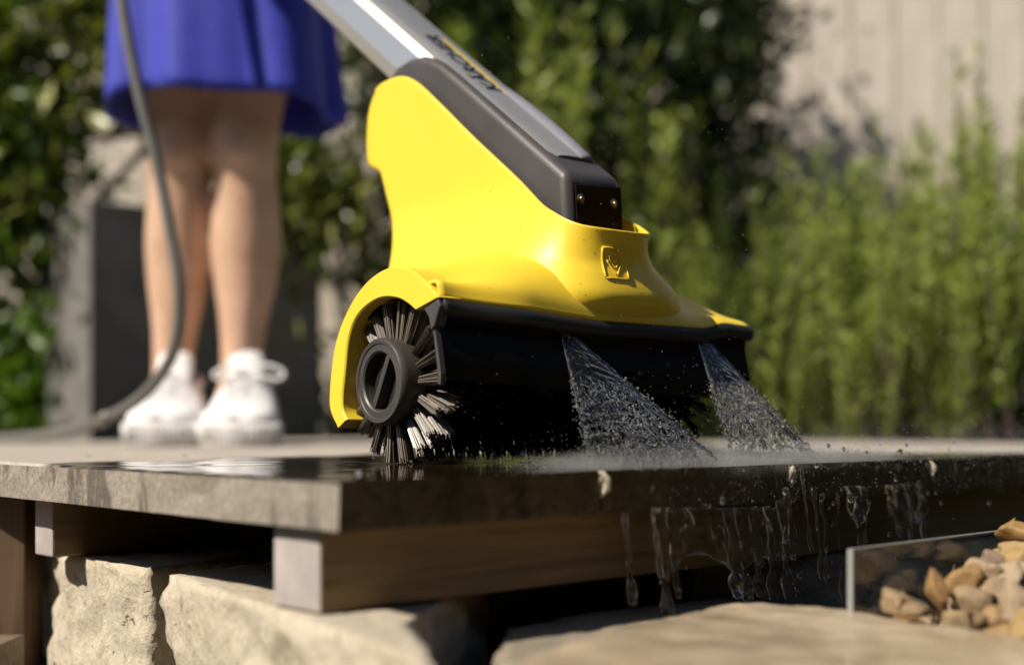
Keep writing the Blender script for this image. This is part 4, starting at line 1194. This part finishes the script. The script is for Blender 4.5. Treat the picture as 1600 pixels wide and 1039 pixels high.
def shrub(name, base, blobs, nleaf, size, aspect, mat, seed, label, cat='shrub', group=None, up=.2, leafpart='crown'):
    """blobs: (x,y,z,rx,ry,rz) relative to base; leaves sit in clumps on twigs that run out from the trunk"""
    rg = np.random.default_rng(seed); rd = random.Random(seed)
    root = empty(name, base); mb = MB(); B = Vector(base)
    hmax = max(b[2] for b in blobs)
    mb.tube([B, B+Vector((.01, .01, hmax*.35)), B+Vector((.0, .02, hmax*.8))], [.022, .017, .008], 8)
    C, Dn = [], []
    per = nleaf//len(blobs)
    for (x, y, z, rx, ry, rz) in blobs:
        c = np.array([x, y, z]); mb.tube(spline([B+Vector((0, 0, hmax*.3)), B+Vector((x*.5, y*.5, z*.75)), B+Vector((x, y, z))], 6), [.012, .010, .008, .006, .004, .002], 6)
        ncl = max(6, per//28)
        for k in range(ncl):
            u = rg.normal(size=3); u /= np.linalg.norm(u); rr_ = (.45+.6*rg.random())
            cc = c+u*np.array([rx, ry, rz])*rr_; m_ = per//ncl
            sp = .055+.05*rg.random()
            pp = cc+rg.normal(size=(m_, 3))*sp*np.array([1, 1, .8]); C.append(pp)
            Dn.append(rg.normal(size=(m_, 3))*.8+u*.6+np.array([0, 0, up]))
            if k % 3 == 0: mb.tube([B+Vector(c), B+Vector(cc)], [.004, .0015], 5)
    v, f = leaf_cloud(np.concatenate(C)+np.array(base), np.concatenate(Dn), size, aspect, rg)
    link('stems', mb, M['bark'], root); link(leafpart, fast_mesh(v, f, 'leaves'), mat, root)
    tag(root, label, cat, group); return root

# shrub growing in the planter and spilling to the left
pb_ = pc0+pr*.25+bk*.18
shrub('shrub', (pb_.x, pb_.y, ph-.05), [(-.42, .0, .34, .24, .2, .22), (-.62, .1, .60, .3, .22, .26), (-.30, .1, .62, .26, .2, .25), (.0, .05, .50, .22, .2, .2), (-.42, -.02, .08, .16, .12, .10), (.30, .05, .10, .10, .1, .1), (.1, .1, .78, .3, .2, .2), (-.5, .1, .9, .35, .2, .2)],
      4600, .072, .42, M['leaf'], 11, 'light green leafy shrub overflowing the anthracite planter')
shrub('climber', (at(64, 0, 3.0).x, 3.05, 0), [(0, 0, .25, .05, .1, .2), (.0, 0, .55, .05, .1, .2), (-.03, 0, .85, .1, .1, .2), (-.2, 0, .95, .2, .12, .14), (-.1, 0, 1.15, .2, .15, .2)],
      1900, .06, .4, M['grass'], 15, 'thin bright green climbing plant left of the planter', 'climber')
# dark shrubs against the wall behind the cleaner
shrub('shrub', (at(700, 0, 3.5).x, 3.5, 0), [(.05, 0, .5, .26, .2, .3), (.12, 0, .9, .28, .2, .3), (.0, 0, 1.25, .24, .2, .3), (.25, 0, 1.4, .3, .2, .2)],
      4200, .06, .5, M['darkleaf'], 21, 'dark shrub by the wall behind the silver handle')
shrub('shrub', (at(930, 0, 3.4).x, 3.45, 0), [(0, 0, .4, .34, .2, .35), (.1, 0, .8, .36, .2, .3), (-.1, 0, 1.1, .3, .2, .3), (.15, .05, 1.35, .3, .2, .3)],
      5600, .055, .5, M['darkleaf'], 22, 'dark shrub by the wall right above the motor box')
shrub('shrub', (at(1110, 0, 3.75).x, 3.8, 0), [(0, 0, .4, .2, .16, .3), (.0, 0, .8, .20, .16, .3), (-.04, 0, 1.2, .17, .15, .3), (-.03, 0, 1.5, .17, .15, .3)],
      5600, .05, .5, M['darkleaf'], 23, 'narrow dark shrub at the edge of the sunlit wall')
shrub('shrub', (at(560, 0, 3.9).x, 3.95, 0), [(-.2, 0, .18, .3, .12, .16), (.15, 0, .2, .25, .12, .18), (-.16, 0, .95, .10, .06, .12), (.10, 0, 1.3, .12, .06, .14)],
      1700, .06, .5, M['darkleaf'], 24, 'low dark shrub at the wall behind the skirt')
# bright upright conifer-like shoots among the dark shrubs
def plume(name, base, h, rad, n, mat, seed, label, group):
    rg = np.random.default_rng(seed); root = empty(name, base); mb = MB(); B = np.array(base); C, Dn = [], []
    for k in range(7):
        o_ = rg.normal(size=2)*rad*.4; tip = B+np.array([o_[0]*1.6, o_[1]*1.6, h*(.7+.3*rg.random())]); b0 = B+np.array([o_[0]*.5, o_[1]*.5, 0])
        mb.tube([b0, (b0+tip)/2+np.array([o_[0]*.3, 0, 0]), tip], [.006, .004, .0015], 5)
        m_ = n//7; t = rg.random(m_)**.7
        pp = b0+(tip-b0)*t[:, None]; an = rg.random(m_)*6.283
        dd = np.stack([np.cos(an), np.sin(an), .9+.5*rg.random(m_)], 1); C.append(pp+dd*rad*.12*rg.random((m_, 1))); Dn.append(dd)
    v, f = leaf_cloud(np.concatenate(C), np.concatenate(Dn), .045, .25, rg)
    link('stems', mb, M['bark'], root); link('leaves', fast_mesh(v, f, 'leaves'), mat, root); tag(root, label, 'plant', group)
plume('upright_plant', (at(860, 0, 3.1).x, 3.1, 0), 1.35, .12, 1300, M['rosemary'], 31, 'tall upright green plant rising behind the grey top panel', 'tall upright plants')
plume('upright_plant', (at(1020, 0, 3.1).x, 3.15, 0), 1.2, .10, 700, M['rosemary'], 32, 'tall upright green plant left of the dark wall shadow', 'tall upright plants')
plume('upright_plant', (at(770, 0, 3.2).x, 3.2, 0), 1.05, .10, 700, M['rosemary'], 33, 'upright green plant rising behind the lettering on the handle', 'tall upright plants')

# rosemary bushes in the bed
def rosemary_mesh(seed, nst=38, h=.57, rad=.20):
    rg = np.random.default_rng(seed); C, Dn = [], []; mb = MB()
    for k in range(nst):
        an = rg.random()*6.283; r0 = rad*.45*math.sqrt(rg.random()); r1 = r0*1.7+.05*rg.random()
        hh_ = h*(.46+.5*rg.random()**1.2)*(1.28 if rg.random() < .16 else 1)
        b0 = np.array([r0*math.cos(an), r0*math.sin(an), 0]); tip = np.array([r1*math.cos(an)+rg.normal()*.02, r1*math.sin(an)+rg.normal()*.02, hh_])
        mid = (b0+tip)/2+np.array([math.cos(an), math.sin(an), 0])*.03
        mb.tube([b0, mid, tip], [.0035, .0025, .001], 4)
        m_ = 150; t = .14+.86*rg.random(m_)
        pp = (1-t)[:, None]**2*b0+2*((1-t)*t)[:, None]*mid+(t**2)[:, None]*tip
        a2 = rg.random(m_)*6.283; dd = np.stack([np.cos(a2), np.sin(a2), .55+.7*rg.random(m_)], 1); C.append(pp); Dn.append(dd)
    v, f = leaf_cloud(np.concatenate(C), np.concatenate(Dn), .025, .20, rg, .1)
    me = fast_mesh(v, f, 'needles'); me.materials.append(M['rosemary'])
    st_ = mesh_from(mb.v, mb.f, 'stems'); st_.materials.append(M['bark']); return me, st_
RM = [rosemary_mesh(60+i) for i in range(4)]
ros = [ # px, D, scale, label
 (1070, 2.75, .92, 'rosemary bush just right of the yellow nose, half in shade'),
 (1170, 2.62, .98, 'rosemary bush directly above the right end of the hood'),
 (1255, 2.75, 1.02, 'rosemary bush left of the middle, in front of the wall edge'),
 (1330, 2.55, .92, 'low front rosemary bush in the middle of the row'),
 (1400, 2.80, 1.08, 'rosemary bush at the middle back under the wall'),
 (1475, 2.55, .95, 'front rosemary bush right of the middle'),
 (1545, 2.78, 1.18, 'tall rosemary bush near the right edge'),
 (1615, 2.50, 1.22, 'tallest rosemary bush at the right edge of the picture'),
 (1690, 2.75, 1.2, 'rosemary bush just outside the right edge'),
 (1120, 3.05, 1.0, 'rear rosemary bush seen in front of the dark shrub'),
 (1300, 3.10, 1.05, 'rear rosemary bush before the sunlit wall, left one'),
 (1480, 3.10, 1.12, 'rear rosemary bush before the sunlit wall, right one')]
for i, (px, D, sc_, lab) in enumerate(ros):
    x = (px-800)/F*D; h_ = BED.ray_cast(Vector((x, D, 2)), Vector((0, 0, -1)))[0]; z = (h_.z if h_ else 0)-.012
    root = empty('rosemary_bush', (x, D, z)); tag(root, lab, 'rosemary', 'rosemary bushes in the bed')
    root.rotation_euler = (0, 0, i*1.3); root.scale = (sc_, sc_, sc_)
    for nm, me in zip(('needles', 'stems'), RM[i % 4]):
        o = bpy.data.objects.new(nm, me); COL.objects.link(o); o.parent = root
# tall grass at the left
rg = np.random.default_rng(77); n = 1500
gx = at(20, 0, 3.2).x+rg.normal(size=n)*.22; gy = 3.25+rg.random(n)*.5; C = np.stack([gx, gy, np.zeros(n)], 1); Dn = rg.normal(size=(n, 3))*np.array([.22, .22, 0])+np.array([0, 0, 1])
v, f = leaf_cloud(C, Dn, .42, .035, rg, .5)
kind(link('tall_grass', fast_mesh(v, f, 'g'), M['grass']), 'stuff', 'tall bright green grass left of the planter')

# ------------------------------------------------------------------ wall of pale vertical boards
WY = 4.2; root = empty('garden_wall', (1, WY+.03, 0))
bw_ = .145; x = -3.6; i = 0
sh_me = []
for s_ in range(3):
    mb = MB(); mb.box((-bw_/2+.003, 0, 0), (bw_-.006, 0, 0), (0, .022, 0), (0, 0, 2.4)); me = mesh_from(mb.v, mb.f, 'wb'); me.materials.append(M['cladding']); sh_me.append(me)
while x < 4.2:
    o = bpy.data.objects.new('wall_board', sh_me[i % 3]); COL.objects.link(o); o.parent = root; o.location = (x-1, -.03+.003*math.sin(i*2.1), 0); x += bw_; i += 1
mb = MB(); mb.box((-3.7, WY+.024, 0), (7.9, 0, 0), (0, .10, 0), (0, 0, 2.38)); link('wall_core', mb, M['cladding'], root)
tag(root, 'pale beige wall of vertical boards behind the garden', 'wall')
# window at the far left of the wall
wx0, wx1 = at(-190, 0, WY).x, at(44, 0, WY).x; wz0, wz1 = at(0, 352, WY).z, at(0, 120, WY).z
root = empty('window', ((wx0+wx1)/2, WY-.03, wz0))
mb = MB(); fwd = .055
mb.box((wx0, WY-.035, wz0), (wx1-wx0, 0, 0), (0, .03, 0), (0, 0, fwd)); mb.box((wx0, WY-.035, wz1-fwd), (wx1-wx0, 0, 0), (0, .03, 0), (0, 0, fwd))
mb.box((wx0, WY-.035, wz0+fwd), (fwd, 0, 0), (0, .03, 0), (0, 0, wz1-wz0-2*fwd)); mb.box((wx1-fwd, WY-.035, wz0+fwd), (fwd, 0, 0), (0, .03, 0), (0, 0, wz1-wz0-2*fwd))
link('frame', mb, M['frame'], root)
mb = MB(); mb.box((wx0+fwd, WY-.016, wz0+fwd), (wx1-wx0-2*fwd, 0, 0), (0, .008, 0), (0, 0, wz1-wz0-2*fwd)); link('pane', mb, M['shield'], root)
tag(root, 'grey framed window with dark pane at the far left', 'window')

# ------------------------------------------------------------------ unseen hedge added behind the camera and at right, to cut sky light and reflections
def hedge_strip(p0, p1, h, th_, seed):
    rg = np.random.default_rng(seed); p0 = np.array(p0); p1 = np.array(p1); Ln = np.linalg.norm(p1-p0); n = int(Ln*h*420)
    d = (p1-p0)/Ln; nn = np.array([-d[1], d[0]])
    a_ = rg.random(n)*Ln; zz = rg.random(n)*h; off = rg.choice((-1, 1), n)*th_*(.55+.45*rg.random(n))
    C = np.stack([p0[0]+d[0]*a_+nn[0]*off, p0[1]+d[1]*a_+nn[1]*off, zz], 1)
    return leaf_cloud(C, rg.normal(size=(n, 3)), .11, .6, rg)
def hedge_core(mb, p0, p1, h, th_):
    p0 = Vector((*p0, 0)); p1 = Vector((*p1, 0)); d = (p1-p0); nn = Vector((-d.y, d.x, 0)).normalized()*th_*.6
    mb.box(p0-nn, d, nn*2, (0, 0, h-.1))
sides = [((-7.0, -3.2), (4.6, -3.2), 2.1), ((4.7, -3.0), (4.7, 4.6), 2.1)]
vv, ff, nb_ = [], [], 0; mb = MB()
for i, (a_, b_, h_) in enumerate(sides):
    v, f = hedge_strip(a_, b_, h_, .35, 90+i); vv.append(v); ff.append(f+nb_); nb_ += len(v); hedge_core(mb, a_, b_, h_, .35)
ho = link('added_hedge', mb, M['soil']); kind(ho, 'stuff', 'unseen hedge added behind the camera and at right to block sky light')
q = link('added_hedge_leaves', fast_mesh(np.concatenate(vv), np.concatenate(ff), 'hedge'), M['darkleaf'], ho); kind(q, 'stuff')

for o in bpy.data.objects:
    if '_loc' in o: del o['_loc']
